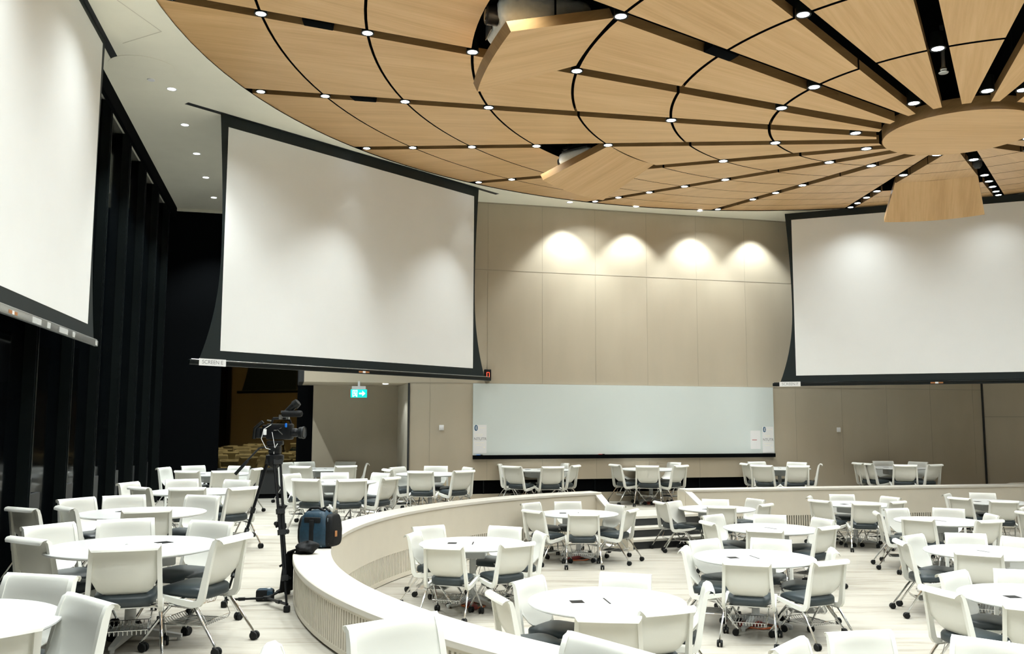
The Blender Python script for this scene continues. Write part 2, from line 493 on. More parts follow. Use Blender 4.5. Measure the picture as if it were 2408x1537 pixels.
# ------------------------------------------------------------------ back wall with alcove
SL, SA, SR = -4.38, -2.23, 12.10      # left end of bulkhead, alcove corner, right corner
def wallbox(mb, s0, s1, z0, z1, d0, d1):
    a, b, c, e = wp(s0, d0), wp(s1, d0), wp(s1, d1), wp(s0, d1)
    mb.prism([a, b, c, e], z0, z1)
w = MB()
wallbox(w, SA, SR, .49, CEIL, -.2, 0); wallbox(w, SA, SR, 0, .2, -.2, 0); wallbox(w, SA, -.86, .2, .49, -.2, 0); wallbox(w, 6.28, SR, .2, .49, -.2, 0); wallbox(w, SL, SA, 2.53, CEIL, -.2, 0)
wb = struct(w.build('wall_back', M['panel'], smooth=0))
g = MB()
for z in (2.545, 5.015): wallbox(g, SL if z > 3 else SA, SR, z - .007, z + .007, .0, .0035)
s = SA + .45
while s < SR - .2:
    wallbox(g, s - .0028, s + .0028, .5, 2.54, 0, .003); wallbox(g, s - .0028, s + .0028, 2.55, 5.0, 0, .003)
    wallbox(g, s - .0028, s + .0028, 5.03, CEIL, 0, .003); s += 1.235
g.build('panel_joint', M['groove'], wb, smooth=0)
k = MB(); wallbox(k, -.86, 6.28, .2, .49, -.2, -.10); k.build('recess', M['dark'], wb, smooth=0)
k = MB(); s = -.6
while s < 6.2: wallbox(k, s - .006, s + .006, .2, .49, -.10, -.04); s += 1.25
k.build('recess_divider', M['blackframe'], wb, smooth=0)
k = MB(); wallbox(k, SA, SR, 6.485, CEIL, 0, .012); k.build('shadow_gap', M['groove'], wb, smooth=0)
k = MB(); wallbox(k, SA - .02, SA + .02, 0, 2.53, .0, .02); k.build('corner_bead', M['charcoal'], wb, smooth=0)
# alcove behind the exit sign
w = MB(); a = wp(SA, -.2); b = wp(SA, -1.85); w.prism([a, wp(SA + .15, -.2), wp(SA + .15, -1.85), b], 0, 2.9)
struct(w.build('wall_alcove', M['cream'], smooth=0))
w = MB(); wallbox(w, -4.13, SA + .15, 0, 2.9, -2.0, -1.85); struct(w.build('wall_alcove', M['panel'], smooth=0))
w = MB(); wallbox(w, SL, SA, 2.53, 2.60, -1.85, -.2); struct(w.build('ceiling', M['panel'], smooth=0))
w = MB(); wallbox(w, SL - .1, SL, 2.53, CEIL, -2.0, 0); struct(w.build('wall_return', M['charcoal'], smooth=0))
# right facet beyond the corner
c0 = wp(SR); d1 = (cos(rad(-18)), sin(rad(-18))); c1 = (c0[0] + 9 * d1[0], c0[1] + 9 * d1[1])
w = MB(); w.prism([c0, c1, (c1[0] + .1, c1[1] + .3), (c0[0] + .1, c0[1] + .3)], 0, CEIL)
wr = struct(w.build('wall_right', M['panel'], smooth=0))
g = MB(); nn = (-.309, -.951)
g.prism([(c0[0], c0[1]), c1, (c1[0] + nn[0] * .004, c1[1] + nn[1] * .004), (c0[0] + nn[0] * .004, c0[1] + nn[1] * .004)], 1.875, 1.895)
g.build('panel_joint', M['groove'], wr, smooth=0)
g = MB(); g.box((c0[0] - .02, c0[1] - .03, CEIL / 2), (.035, .035, CEIL), PSI); g.build('corner_bead', M['charcoal'], wr, smooth=0)
# far sides that close the room, out of the picture
w = MB(); w.prism([c1, (18, 2), (18.3, 2), (c1[0] + .3, c1[1] + .3)], 0, CEIL); w.prism([(18, 2), (13, -5), (13.2, -5.2), (18.3, 2)], 0, CEIL)
w.prism([(13, -5), (-1.4, -5), (-1.4, -5.2), (13.2, -5.2)], 0, CEIL); struct(w.build('wall_rear', M['panel'], smooth=0))

# ------------------------------------------------------------------ dark window wall on the left
WA = (-5.64, 11.83); WD = (-.2391, .9710); WO = (-.9710, -.2391)      # along, outwards
WROT = math.atan2(WD[1], WD[0]); GL = .22
def lw(s, o=0.): return (WA[0] + WD[0] * s + WO[0] * o, WA[1] + WD[1] * s + WO[1] * o)
root = bpy.data.objects.new('wall_left', None); COL.objects.link(root); root.location = (*WA, 0); root.rotation_euler = (0, 0, WROT); struct(root)
S0, S1 = -17., 8.35
MU = [1.22 + 1.635 * i for i in range(-11, 5)]
MB().box2((S0, -.02, 6.26), (S1, .04, CEIL)).build('header', M['dark'], root, smooth=0)
MB().box2((S0, GL - .05, 0), (S1, GL + .05, .06)).build('bottom_rail', M['blackframe'], root, smooth=0)
proto = None
for i, s in enumerate(MU):
    if proto is None:
        proto = MB().box((0, 0, 3.25), (.075, .16, 6.5)).box((0, -.085, 3.25), (.03, .02, 6.5)).build('mullion', M['blackframe'], root, smooth=0); o = proto
        pane = MB().box2((0, -.006, .06), (1.56, .006, 6.50)).build('window_pane', M['nightglass'], root, smooth=0); p = pane
        low = MB().box2((0, -.03, .06), (.55, .02, .89)).build('low_panel', M['charcoal'], root, smooth=0); l = low
    else:
        o, p, l = proto.copy(), pane.copy(), low.copy()
        for q in (o, p, l): COL.objects.link(q); q.parent = root
    o.location = (s, GL - .05, 0); p.location = (s + .0375, GL, 0); l.location = (s + .24, GL - .02, 0)

# far dark window that faces the room and mirrors it
DW = -2.36
root = bpy.data.objects.new('window_1', None); COL.objects.link(root); struct(root)
fr = MB(); wallbox(fr, -7.6, -4.1, 0, .66, DW - .1, DW); wallbox(fr, -7.6, -4.1, 3.3, CEIL, DW - .1, DW)
wallbox(fr, -7.6, -6.16, 0, CEIL, DW - .1, DW + .05); wallbox(fr, -4.47, -4.1, 0, CEIL, DW - .1, DW + .05)
fr.build('window_frame', M['dark'], root, smooth=0)
q = MB(); wallbox(q, -6.16, -4.47, .10, .64, DW, DW + .02); q.build('low_panel', M['charcoal'], root, smooth=0)
q = MB(); wallbox(q, -6.16, -4.47, .63, .68, DW, DW + .06); q.build('window_sill', M['charcoal'], root, smooth=0)
q = MB(); wallbox(q, -6.16, -4.47, .68, 3.3, DW - .04, DW - .02); q.build('window_pane', M['tinted'], root, smooth=0)
q = MB(); wallbox(q, -7.6, -4.1, 6.44, 6.505, DW - .1, DW + .08); struct(q.build('trim_1', M['plaster'], smooth=0))

# ------------------------------------------------------------------ curved parapet round the sunken floor
def parapet(path, label):
    n = len(path) - 1
    root = thing('curved_parapet', label, 'low wall', (PC[0], PC[1], 0))
    def sweep(prof):
        m = MB(); k = len(prof); vs = []
        for x, y, nx, ny in path: vs += [(x + nx * (r - RIN), y + ny * (r - RIN), z) for r, z in prof]
        fs = [(i * k + j, i * k + (j + 1) % k, (i + 1) * k + (j + 1) % k, (i + 1) * k + j) for i in range(n) for j in range(k)]
        return m.add(vs, fs + [tuple(range(k)), tuple(range(n * k + k - 1, n * k - 1, -1))])
    sweep([(RIN - .015, .375), (RIN - .015, .413), (RIN - .008, .42), (ROUT + .008, .42), (ROUT + .015, .413), (ROUT + .015, .375)]).build('cap', M['cap'], root)
    sweep([(RIN, -.12), (RIN, .38), (RIN + .03, .38), (RIN + .03, -.12)]).build('inner_panel', M['cream'], root)
    sweep([(RIN, -.49), (RIN, -.43), (RIN + .03, -.43), (RIN + .03, -.49)]).build('inner_plinth', M['cream'], root)
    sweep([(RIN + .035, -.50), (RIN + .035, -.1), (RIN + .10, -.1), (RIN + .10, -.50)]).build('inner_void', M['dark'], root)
    sweep([(ROUT - .03, .35), (ROUT - .03, .38), (ROUT, .38), (ROUT, .35)]).build('outer_rail', M['cream'], root)
    sweep([(ROUT - .03, .022), (ROUT - .03, .062), (ROUT, .062), (ROUT, .022)]).build('outer_plinth', M['cream'], root)
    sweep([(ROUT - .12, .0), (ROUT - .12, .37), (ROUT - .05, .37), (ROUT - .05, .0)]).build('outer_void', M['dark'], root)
    for nm, off, z0, z1 in (('inner_grille', .014, -.43, -.12), ('outer_grille', ROUT - RIN - .014, .06, .35)):
        m = MB(); acc = 0.
        for i in range(n):
            p, q = path[i], path[i + 1]; x0, y0 = p[0] + p[2] * off, p[1] + p[3] * off; x1, y1 = q[0] + q[2] * off, q[1] + q[3] * off
            L = math.hypot(x1 - x0, y1 - y0); a = math.atan2(p[3], p[2])
            while acc < L:
                t = acc / L; m.box((x0 + (x1 - x0) * t, y0 + (y1 - y0) * t, (z0 + z1) / 2), (.026, .028, z1 - z0), a); acc += .051
            acc -= L
        m.build(nm, M['cream'], root, smooth=0)
    m = MB()
    for p, s_ in ((path[0], 1), (path[-1], -1)):
        tx, ty = -p[3] * .012, p[2] * .012
        A = (p[0], p[1]); B = (p[0] + p[2] * (ROUT - RIN), p[1] + p[3] * (ROUT - RIN))
        m.prism([A, B, (B[0] + tx, B[1] + ty), (A[0] + tx, A[1] + ty)], PIT, .38)
    m.build('end_panel', M['cream'], root, smooth=0)
    return root
parapet(rim_arc(GA, 262), 'curved cream low wall with slatted grilles sweeping past the tripod to the steps')
parapet(rim_arc(GB, TANG) + rim_line(9.), 'straight cream low wall along the far side of the pit, past the steps')

# steps down into the pit
AM = rad((GA + GB) / 2); root = thing('pit_steps', 'three short steps with dark risers and white nosings leading into the pit', 'steps', (PC[0], PC[1], 0), AM)
HW = .93
for i, (rr, z) in enumerate(((6.72, 0.), (6.44, -.1667), (6.16, -.3333))):
    MB().box2((rr, -HW, z - .04), (7.72 if i == 0 else rr + .30, HW, z + (.004 if i == 0 else 0))).build('tread', M['cap'], root, smooth=0)
    MB().box2((rr + .02, -HW, PIT), (rr + .05, HW, z - .04)).build('riser', M['charcoal'], root, smooth=0)
for sg in (1, -1):
    y0, y1 = sorted((sg * HW, sg * (HW + .1)))
    pts = [(7.45, .40), (7.28, .40), (6.05, -.22), (6.05, PIT), (7.45, PIT)]
    m = MB(); k = len(pts); m.add([(r, y0, z) for r, z in pts] + [(r, y1, z) for r, z in pts], [tuple(range(k)), tuple(range(2 * k - 1, k - 1, -1))] + [(i, (i + 1) % k, k + (i + 1) % k, k + i) for i in range(k)])
    ch = m.build('cheek_wall', M['cream'], root, smooth=0)
    y0, y1 = sorted((sg * (HW - .01), sg * (HW + .13)))
    MB().bar((7.45, (y0 + y1) / 2, .397), (7.26, (y0 + y1) / 2, .397), .14, .04).bar((7.28, (y0 + y1) / 2, .397), (6.04, (y0 + y1) / 2, -.215), .14, .04).build('cheek_cap', M['cap'], root, smooth=0)

# low platform beyond the far parapet
m = MB(); m.prism([(10.64, 19.62), (14, 20.36), (14, 21.4), (11.2, 20.3)], 0, .40)
pf = m.build('low_platform', M['cream'], smooth=0); tag(pf, 'low cream platform edge beyond the far parapet, below the bare corner', 'platform')

# ------------------------------------------------------------------ whiteboard and things on the back wall
WB0, WB1 = -.856, 6.27
root = thing('whiteboard', 'long white glass writing board on the taupe back wall', 'whiteboard', (*wp(0), 0), PSI)
MB().box2((WB0, -.03, 1.02), (WB1, 0, 2.54)).build('glass_panel', M['glassboard'], root, smooth=0)
MB().box2((WB0, -.07, .935), (WB1, 0, 1.02)).build('pen_tray', M['dark'], root, smooth=0)
def on_wall(name, label, cat, s, z, group=None): return thing(name, label, cat, (*wp(s), z), PSI, group)
def MT(x, y, z): return Matrix.Translation((x, y, z)) @ Matrix.Rotation(PI / 2, 4, 'X')
def poster(s, z0, label, sh):
    r = on_wall('poster', label, 'poster', s, z0, 'notices on the whiteboard')
    wd, h = .285, .60
    MB().box2((0, -.033, 0), (wd, -.031, h)).build('sheet', M['paper'], r, smooth=0)
    pts = [(.055 + .036 * (abs(cos(a)) ** .8) * (1 if cos(a) > 0 else -1), .535 + .062 * (abs(sin(a)) ** .9) * (1 if sin(a) > 0 else -1)) for a in [2 * PI * i / 28 for i in range(28)]]
    m = MB().prism(pts, -.0005, .0005).xf(MT(0, -.0336, 0)); m.build('blue_mark', M['blue'], r, smooth=0, label='rounded blue mark with a white angular rune')
    m = MB(); rn = [(-.018, .022), (.018, -.020), (0, -.042), (0, .042), (.018, .020), (-.018, -.022)]
    for a, b in zip(rn, rn[1:]): m.bar((.055 + a[0], -.0345, .535 + a[1]), (.055 + b[0], -.0345, .535 + b[1]), .006, .0006, (0, 1, 0))
    m.build('rune', M['paper'], r, smooth=0)
    text_mesh('NTUTR', .085, 'lettering', M['greyprint'], r, MT(.145, -.0345, .30), .0004)
    m = MB()
    for (x, zz, ww) in ((.18, .535, .14), (.12, .40, .16), (.13, .37, .12), (.13, .22, .20), (.12, .17, .12)): m.box((x, -.0335, zz), (ww, .0006, .008))
    m.box((.235, -.0335, .125), (.03, .0006, .02)); m.build('small_print', M['plaster'], r, smooth=0)
    return r
poster(-.845, 1.06, 'white notice with blue mark at the tripod end of the whiteboard', 0)
poster(5.965, 1.03, 'white notice with blue mark at the end of the whiteboard beside bare wall', 0)
r = on_wall('notice', 'small blank white sheet with a red line, beside the notice', 'notice', 5.66, 1.12)
MB().box2((0, -.0325, 0), (.25, -.031, .42)).build('sheet', M['paper'], r, smooth=0)
MB().box2((.04, -.0332, .20), (.16, -.0326, .215)).build('red_line', M['redprint'], r, smooth=0)
def marker(s, col, label):
    r = on_wall('marker_pen', label, 'pen', s, 1.02)
    MB().lathe([(.004, -.07), (.011, -.068), (.011, .02), (.012, .022), (.012, .068), (.009, .07)], 10, (0, -.055, .0), 'x').build('barrel', col, r)
    MB().lathe([(.0122, .02), (.013, .022), (.013, .069), (.010, .071)], 10, (0, -.055, 0), 'x').build('pen_cap', M['blackplastic'], r)
marker(-.72, M['bluecap'], 'blue marker pen in the whiteboard tray below the NTUTR notice')
marker(2.02, M['redprint'], 'red and white marker pen lying mid whiteboard tray')
for s, z, lb in ((-1.53, 1.60, 'white wall switch between the alcove and the whiteboard'), (7.99, 1.56, 'white wall switch on bare wall past the whiteboard')):
    r = on_wall('light_switch', lb, 'switch', s, z)
    MB().rbox((0, -.008, 0), (.10, .016, .11), .006, 2).build('plate', M['paper'], r); MB().rbox((0, -.018, 0), (.04, .008, .06), .003, 1).build('rocker', M['paper'], r)
# red number display
r = on_wall('number_display', 'small black box with a glowing red digit by the screen corner', 'display', -.55, 2.72)
MB().rbox((0, -.05, 0), (.14, .1, .24), .008, 2).build('case', M['blackplastic'], r)
m = MB(); m.box((.0, -.102, .055), (.05, .004, .012)).box((.028, -.102, .03), (.012, .004, .05)).box((.028, -.102, -.022), (.012, .004, .05)).box((0, -.102, -.048), (.05, .004, .012)).box((-.028, -.102, .03), (.012, .004, .05)).box((-.028, -.102, -.022), (.012, .004, .05))
m.build('digit', M['led'], r, smooth=0)
# exit sign
r = thing('exit_sign', 'green lit exit sign with white figure and arrow under the alcove ceiling', 'exit sign', (-3.12, 18.25, 2.29), 0)
MB().rbox((0, 0, 0), (.33, .05, .165), .008, 2).build('lit_panel', M['exitgreen'], r)
MB().box2((-.14, -.025, .085), (.14, .025, .15)).box2((-.02, -.02, .15), (.02, .02, .25)).build('bracket', M['legmetal'], r, smooth=0)
m = MB().box2((-.125, -.028, -.068), (-.108, -.0255, .068)).box2((-.045, -.028, -.068), (-.028, -.0255, .068)).box2((-.125, -.028, .055), (-.028, -.0255, .068))
m.lathe([(.0, -.001), (.014, -.001), (.014, .001), (0, .001)], 12, (-.077, -.027, .035), 'y').bar((-.08, -.027, .018), (-.07, -.027, -.022), .022, .002, (0, 1, 0)).bar((-.07, -.027, -.02), (-.10, -.027, -.058), .013, .002, (0, 1, 0)).bar((-.07, -.027, -.02), (-.05, -.027, -.058), .013, .002, (0, 1, 0)).bar((-.10, -.027, .01), (-.052, -.027, .0), .011, .002, (0, 1, 0))
m.build('figure', M['exitwhite'], r, smooth=0)
MB().bar((.01, -.027, 0), (.09, -.027, 0), .03, .002, (0, 1, 0)).add([(.075, -.028, .055), (.135, -.028, 0), (.075, -.028, -.055), (.075, -.026, .055), (.135, -.026, 0), (.075, -.026, -.055)], [(0, 1, 2), (3, 5, 4), (0, 3, 4, 1), (1, 4, 5, 2), (2, 5, 3, 0)]).build('arrow', M['exitwhite'], r, smooth=0)

# ------------------------------------------------------------------ projection screens
def screen(x0, y0, psi, zb, letter, label, alu_bar, side):
    W, H = 5.65, 3.53
    r = thing('projection_screen', label, 'projection screen', (x0, y0, 0), psi)
    zt, zf = (6.45 if side == 'F' else CEIL - .005), zb - .165
    def edge(t, right):            # t 0 top .. 1 bottom
        k = .14 - .10 * sin(min(t / .55, 1) * PI / 2) if t < .55 else .04 + .31 * ((t - .55) / .45) ** 2.2
        return W + k if right else -k
    N = 24; m = MB()
    def fn(u, v):
        z = zt + (zf - zt) * v; a, b = edge(v, 0), edge(v, 1)
        return (a + (b - a) * u, 0, z), (0, -1, 0)
    m.sheet(fn, 5, N, .006); m.build('black_border', M['border'], r, smooth=0)
    MB().box2((0, -.006, zb), (W, -.0035, zb + H)).build('viewing_surface', M['screen'], r, smooth=0)
    b = MB().rbox((W / 2, 0, zf - .03), (W + 1.02, .05, .075), .012, 2).build('bottom_bar', M['alu'] if alu_bar else M['blackframe'], r)
    MB().rbox((W / 2, -.004, zf + .012), (W + .96, .03, .014), .004, 1).build('bar_trim', M['alu'] if side != 'F' else M['blackframe'], r)
    k = MB().box2((W / 2 - .12, -.028, zf - .05), (W / 2 - .03, -.0255, zf - .02)).box2((W / 2 + .03, -.028, zf - .05), (W / 2 + .12, -.0255, zf - .02)).build('sticker', M['tan'], r, smooth=0)
    MB().box2((W / 2 - .03, -.0285, zf - .052), (W / 2 + .03, -.0255, zf - .018)).build('sticker', M['paper'], r, smooth=0)
    if letter:
        lp = MB().box2((-.36, -.030, zf - .075), (.09, -.0262, zf + .03)).build('name_label', M['paper'], r, smooth=0)
        text_mesh('SCREEN ' + letter, .082, 'lettering', M['greyprint'], lp, MT(-.135, -.0305, zf - .0225), .0004)
    else:
        m = MB()
        for x, ww in ((3.4, .3), (3.9, .12), (4.35, .35), (4.9, .1), (6.0, .1)): MB().box2((x, -.0265, zf - .06), (x + ww, -.0252, zf - .0)).build('tape', M['legmetal'], r, smooth=0)
    # slot in the ceiling the cloth drops from
    if side != 'F': s_ = MB().box2((-.72, -.05, CEIL - .004), (W + (.93 if side == 'D' else .72), .05, CEIL - .001)).xf(Matrix.Translation((x0, y0, 0)) @ Matrix.Rotation(psi, 4, 'Z')).build('trim_2', M['charcoal'], smooth=0); struct(s_)
    return r
screen(-4.473, 13.642, rad(49.29), 2.791, 'E', 'large lowered projection screen labelled SCREEN E, behind the video tripod', False, 'E')
screen(6.332, 19.882, rad(-22.86), 2.766, 'F', 'large lowered projection screen labelled SCREEN F, past the whiteboard', False, 'F')
screen(-3.903, 5.223, rad(102.64), 2.882, '', 'nearest lowered projection screen with silver taped bar, along the dark window wall', True, 'D')

# ------------------------------------------------------------------ plaster ceiling details
r = tag(MB().lathe([(0, -.004), (.44, -.004), (.44, .0), (0, .0)], 48, (0, 0, 0)).build('ceiling_hatch', M['plaster']), 'faint round access plate in the plaster ceiling beside the downlights', 'access plate'); r.location = (-5.05, 11.75, CEIL - .001)
p = MB().lathe([(0, -.02), (.05, -.018), (.055, 0), (0, 0)], 16).build('smoke_detector', M['paper']); p.location = (-5.10, 12.15, CEIL); tag(p, 'tiny white detector dome by the round ceiling plate', 'detector')
k = MB()
for (a, b) in (((-4.75, 8.8), (-4.35, 10.6)), ((-4.98, 10.95), (-4.35, 10.6))): k.bar((*a, CEIL - .001), (*b, CEIL - .001), .012, .003)
struct(k.build('trim_3', M['cream'], smooth=0))

# ------------------------------------------------------------------ wooden funnel ceiling: wedges of panels, hatches, slot lamps
HW_, TH, GAP = .10, .11, .017
def cell_pts(k, r0, r1, n=8):
    a0, a1 = SLOT(k), SLOT(k + 1)           # a1 < a0
    out = []
    for r in (r0, r1):
        b0 = a0 - math.asin(HW_ / r); b1 = a1 + math.asin(HW_ / r)
        out.append([(r, b0 + (b1 - b0) * i / n) for i in range(n + 1)])
    return out, (a0 + a1) / 2
def panel_mesh(k, r0, r1, f=None):
    (lo, hi), am = cell_pts(k, r0, r1); n = len(lo)
    vs = []; uv = []
    for dz in (0, TH):
        for row in (lo, hi):
            for r, a in row:
                vs.append((r * cos(a), r * sin(a), cz(r) + dz)); uv.append((r + k * 3.7, r * sin(a - am) + k * 1.3 + dz * .5))
    N = 2 * n; fs = []
    for i in range(n - 1):
        fs.append((i, i + 1, n + i + 1, n + i)); fs.append((N + i, N + n + i, N + n + i + 1, N + i + 1))
        fs.append((i, N + i, N + i + 1, i + 1)); fs.append((n + i, n + i + 1, N + n + i + 1, N + n + i))
    fs += [(0, n, N + n, N), (n - 1, N + n - 1, N + 2 * n - 1, 2 * n - 1)]
    if f: vs = [f(v, am) for v in vs]
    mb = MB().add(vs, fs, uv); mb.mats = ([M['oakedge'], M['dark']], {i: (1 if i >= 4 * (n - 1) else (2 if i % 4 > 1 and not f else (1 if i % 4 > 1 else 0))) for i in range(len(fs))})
    return mb
HATCH = {-1: 26, 2: 27, 6: 31}
WEDGE = {
 -5: 'oak ceiling wedge in the top corner, its slot holding the sprinkler head',
}
VIS = range(-6, 11)
for k in VIS:
    nm = k + 7
    if k in HATCH:
        lb = {-1: 'oak ceiling wedge with the large open projector hatch', 2: 'oak ceiling wedge with the open hatch before the SCREEN E wall', 6: 'oak ceiling wedge with the open hatch in front of SCREEN F'}[k]
    elif k < -1: lb = 'oak ceiling wedge, %s on the hub side from the large open projector hatch' % ORD[-1 - k]
    elif k < 2: lb = 'oak ceiling wedge, %s on the window side from the large open hatch' % ORD[k + 1]
    elif k < 6: lb = 'oak ceiling wedge, %s towards the whiteboard from the SCREEN E hatch wedge' % ORD[k - 2]
    else: lb = 'oak ceiling wedge, %s past the hatch wedge before SCREEN F' % ORD[k - 6]
    root = thing('ceiling_wedge', lb, 'ceiling wedge', (*CC, 0), 0, 'oak wedges of the round ceiling')
    for i in range(7):
        r1 = RINGS[i] - (GAP if i else 0); r0 = RINGS[i + 1] + (GAP if i < 6 else 0)
        if k in HATCH and i == 3: continue
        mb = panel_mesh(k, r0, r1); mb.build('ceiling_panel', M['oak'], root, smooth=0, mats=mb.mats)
for k, deg in HATCH.items():
    lb = {-1: 'large tilted oak hatch hanging open under the nearest ceiling projector', 2: 'tilted oak hatch hanging open under the projector near SCREEN E', 6: 'tilted oak hatch hanging open in front of SCREEN F'}[k]
    root = thing('ceiling_hatch_flap', lb, 'ceiling hatch', (*CC, 0), 0, 'open hatches in the oak ceiling')
    def tilt(v, am, deg=deg):
        h = RINGS[4] + .02; u = v[0] * cos(am) + v[1] * sin(am) - h; t = -v[0] * sin(am) + v[1] * cos(am); z = v[2] - cz(h)
        p = rad(deg); u2 = u * cos(p) + z * sin(p); z2 = -u * sin(p) + z * cos(p)
        return ((h + u2) * cos(am) - t * sin(am), (h + u2) * sin(am) + t * cos(am), cz(h) + z2)
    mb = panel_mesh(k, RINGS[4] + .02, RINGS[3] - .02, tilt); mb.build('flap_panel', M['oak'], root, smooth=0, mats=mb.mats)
    am = (SLOT(k) + SLOT(k + 1)) / 2; m = MB()
    for t in (-.45, .45):
        e = (cos(am), sin(am)); q = (-sin(am), cos(am))
        b = [(e[0] * (RINGS[4] + .55) + q[0] * t), (e[1] * (RINGS[4] + .55) + q[1] * t)]
        m.bar((b[0], b[1], cz(5.2) - .12), (b[0], b[1], 7.2), .02, .02)
    m.build('hatch_strut', M['blackframe'], root, smooth=0)
# ceiling hub
root = thing('ceiling_hub', 'round oak disc at the middle of the wooden ceiling', 'ceiling disc', (*CC, 0))
m = MB(); n = 64; R = .865; zb = 5.175; vs = []; uv = []
for r_, z_ in ((R, zb), (R, zb + .16)):
    for i in range(n):
        a = 2 * PI * i / n; vs.append((r_ * cos(a), r_ * sin(a), z_)); uv.append((r_ * cos(a) + 50 + (z_ - zb), r_ * sin(a) + (z_ - zb)))
m.add(vs, [tuple(range(n - 1, -1, -1)), tuple(range(n, 2 * n))] + [(i, (i + 1) % n, n + (i + 1) % n, n + i) for i in range(n)], uv)
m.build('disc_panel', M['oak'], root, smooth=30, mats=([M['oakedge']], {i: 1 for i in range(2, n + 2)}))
MB().lathe([(.6, zb + .16), (.6, 7.2)], 32).build('hub_core', M['dark'], root)

# projectors hanging in the hatches
def projector(k, r, z, sc, lb, yaw, dt=0.):
    am = (SLOT(k) + SLOT(k + 1)) / 2
    x = CC[0] + r * cos(am) - dt * sin(am); y = CC[1] + r * sin(am) + dt * cos(am)
    root = thing('projector', lb, 'projector', (x, y, z), am + yaw)
    MB().rbox((0, 0, .14 * sc), (.78 * sc, .62 * sc, .25 * sc), .10 * sc, 4).build('case', M['projector'], root)
    MB().rbox((.02 * sc, 0, .275 * sc), (.62 * sc, .5 * sc, .05 * sc), .02 * sc, 2).build('top_cover', M['charcoal'], root)
    MB().lathe([(.085 * sc, .37 * sc), (.085 * sc, .46 * sc), (.07 * sc, .47 * sc)], 20, (0, .12 * sc, .12 * sc), 'x').build('lens_barrel', M['blackplastic'], root)
    MB().lathe([(0, .455 * sc), (.064 * sc, .455 * sc), (.05 * sc, .475 * sc), (0, .482 * sc)], 20, (0, .12 * sc, .12 * sc), 'x').build('lens', M['lens'], root)
    MB().box((.392 * sc, -.12 * sc, .12 * sc), (.008, .22 * sc, .12 * sc)).build('vent', M['charcoal'], root, smooth=0)
    m = MB()
    for sx in (-.2, .2):
        for sy in (-.18, .18): m.bar((sx * sc, sy * sc, .26 * sc), (sx * sc, sy * sc, 7.25 - z), .03, .03)
    m.box((0, 0, .30 * sc + .03), (.6 * sc, .5 * sc, .03)); m.build('mount_frame', M['blackframe'], root, smooth=0)
projector(-1, 5.26, 5.78, 1.3, 'large grey projector hanging above the largest open hatch', 0.)
projector(2, 5.28, 5.68, .8, 'grey projector showing above the open hatch near SCREEN E', 0., .42)

# lamps
lamp_housing = MB().lathe([(.058, .0), (.075, -.004), (.078, .004), (.070, .012), (.070, .16)], 24, caps=False).mesh('housing', M['blackframe'])
lamp_lens = MB().lathe([(0, .001), (.058, .001), (.058, .010), (0, .010)], 24).mesh('lens', M['lamp'])
trim_white = MB().lathe([(.058, -.001), (.07, -.003), (.074, .0), (.074, .004), (.058, .004)], 24, caps=False).mesh('trim_ring', M['paper'])
def lamp(x, y, z, lb, group, white, energy, size, blend, fixture=True, aim=None):
    if fixture:
        root = thing('downlight', lb, 'downlight', (x, y, z), 0, group)
        for nm, me in ((('trim_ring', trim_white) if white else ('housing', lamp_housing)), ('lens', lamp_lens)):
            o = bpy.data.objects.new(nm, me); COL.objects.link(o); o.parent = root
    L = bpy.data.lights.new('spot', 'SPOT'); L.energy = energy; L.spot_size = rad(size); L.spot_blend = blend; L.shadow_soft_size = .045; L.color = LAMPCOL
    o = bpy.data.objects.new('spot', L); COL.objects.link(o); o.location = (x, y, z - .015)
    if aim: o.rotation_euler = (Vector(aim) - Vector(o.location)).to_track_quat('-Z', 'Y').to_euler()
LAMPCOL = (.93, 1., 1.)
ESLOT, EBEIGE = 158., 330.
DIM = dict(O=1.05, A=1.05, B=1., C=.88, D=.72, E=.58, F=.44, G=.3)
def slot_name(k):
    if k <= -1: return '%s slot hubward of the large hatch' % ORD[-k]
    if k <= 2: return '%s slot windowward of the large hatch' % ORD[k + 1]
    if k <= 6: return '%s slot past the SCREEN E hatch' % ORD[k - 2]
    return '%s slot past the SCREEN F hatch' % ORD[k - 6]
_E = lambda s, z: (-4.473 + .652 * s, 13.642 + .758 * s, z)
AIM = {(2, 'A'): _E(1.6, 2.6), (3, 'A'): _E(4.35, 2.6)}
OBS = {-4: 'OABCEG', -3: 'OABCDF', -2: 'OABCEG', -1: 'OABCDF', 1: 'OABCEG', 3: 'OAEG', 5: 'OBCDF', 6: 'OABCEG', 7: 'OABCDF'}
for k in range(-9, 12):
    rings = OBS.get(k) or ('OABCDF' if k % 2 == 0 else 'OABCEG')
    if k in (-9, 11) : rings = rings[:3]
    vis = -5 <= k <= 9
    for j, q in enumerate(rings):
        r = LR[q]; a = SLOT(k)
        x, y = CC[0] + r * cos(a), CC[1] + r * sin(a)
        seen = vis and y > 6.2 and abs(x / y) < .62 and (cz(r) - 1.71) / y < .50 and not (x / y > .60)
        lamp(x, y, cz(r) - .004, 'lit downlight %s from the rim, %s' % (ORD[j + 1], slot_name(k)), 'downlights in the slots of the oak ceiling', False, ESLOT * (.18 if (k, q) in ((2, 'O'), (3, 'O')) else 1.7 if (k, q) in AIM else 1.55 if -5 <= k <= -1 and q in 'OABC' else 1.25 if k in (0, 1) else DIM[q] * (.55 if k >= 7 and q in 'OA' else 1)), 60 if (k, q) in ((2, 'O'), (3, 'O')) or (k, q) in AIM else 138, 1., seen, AIM.get((k, q)))
BL = [(-4.95, 12.52), (-5.33, 14.09), (-5.69, 15.66), (-6.06, 17.23), (-6.43, 18.82)]
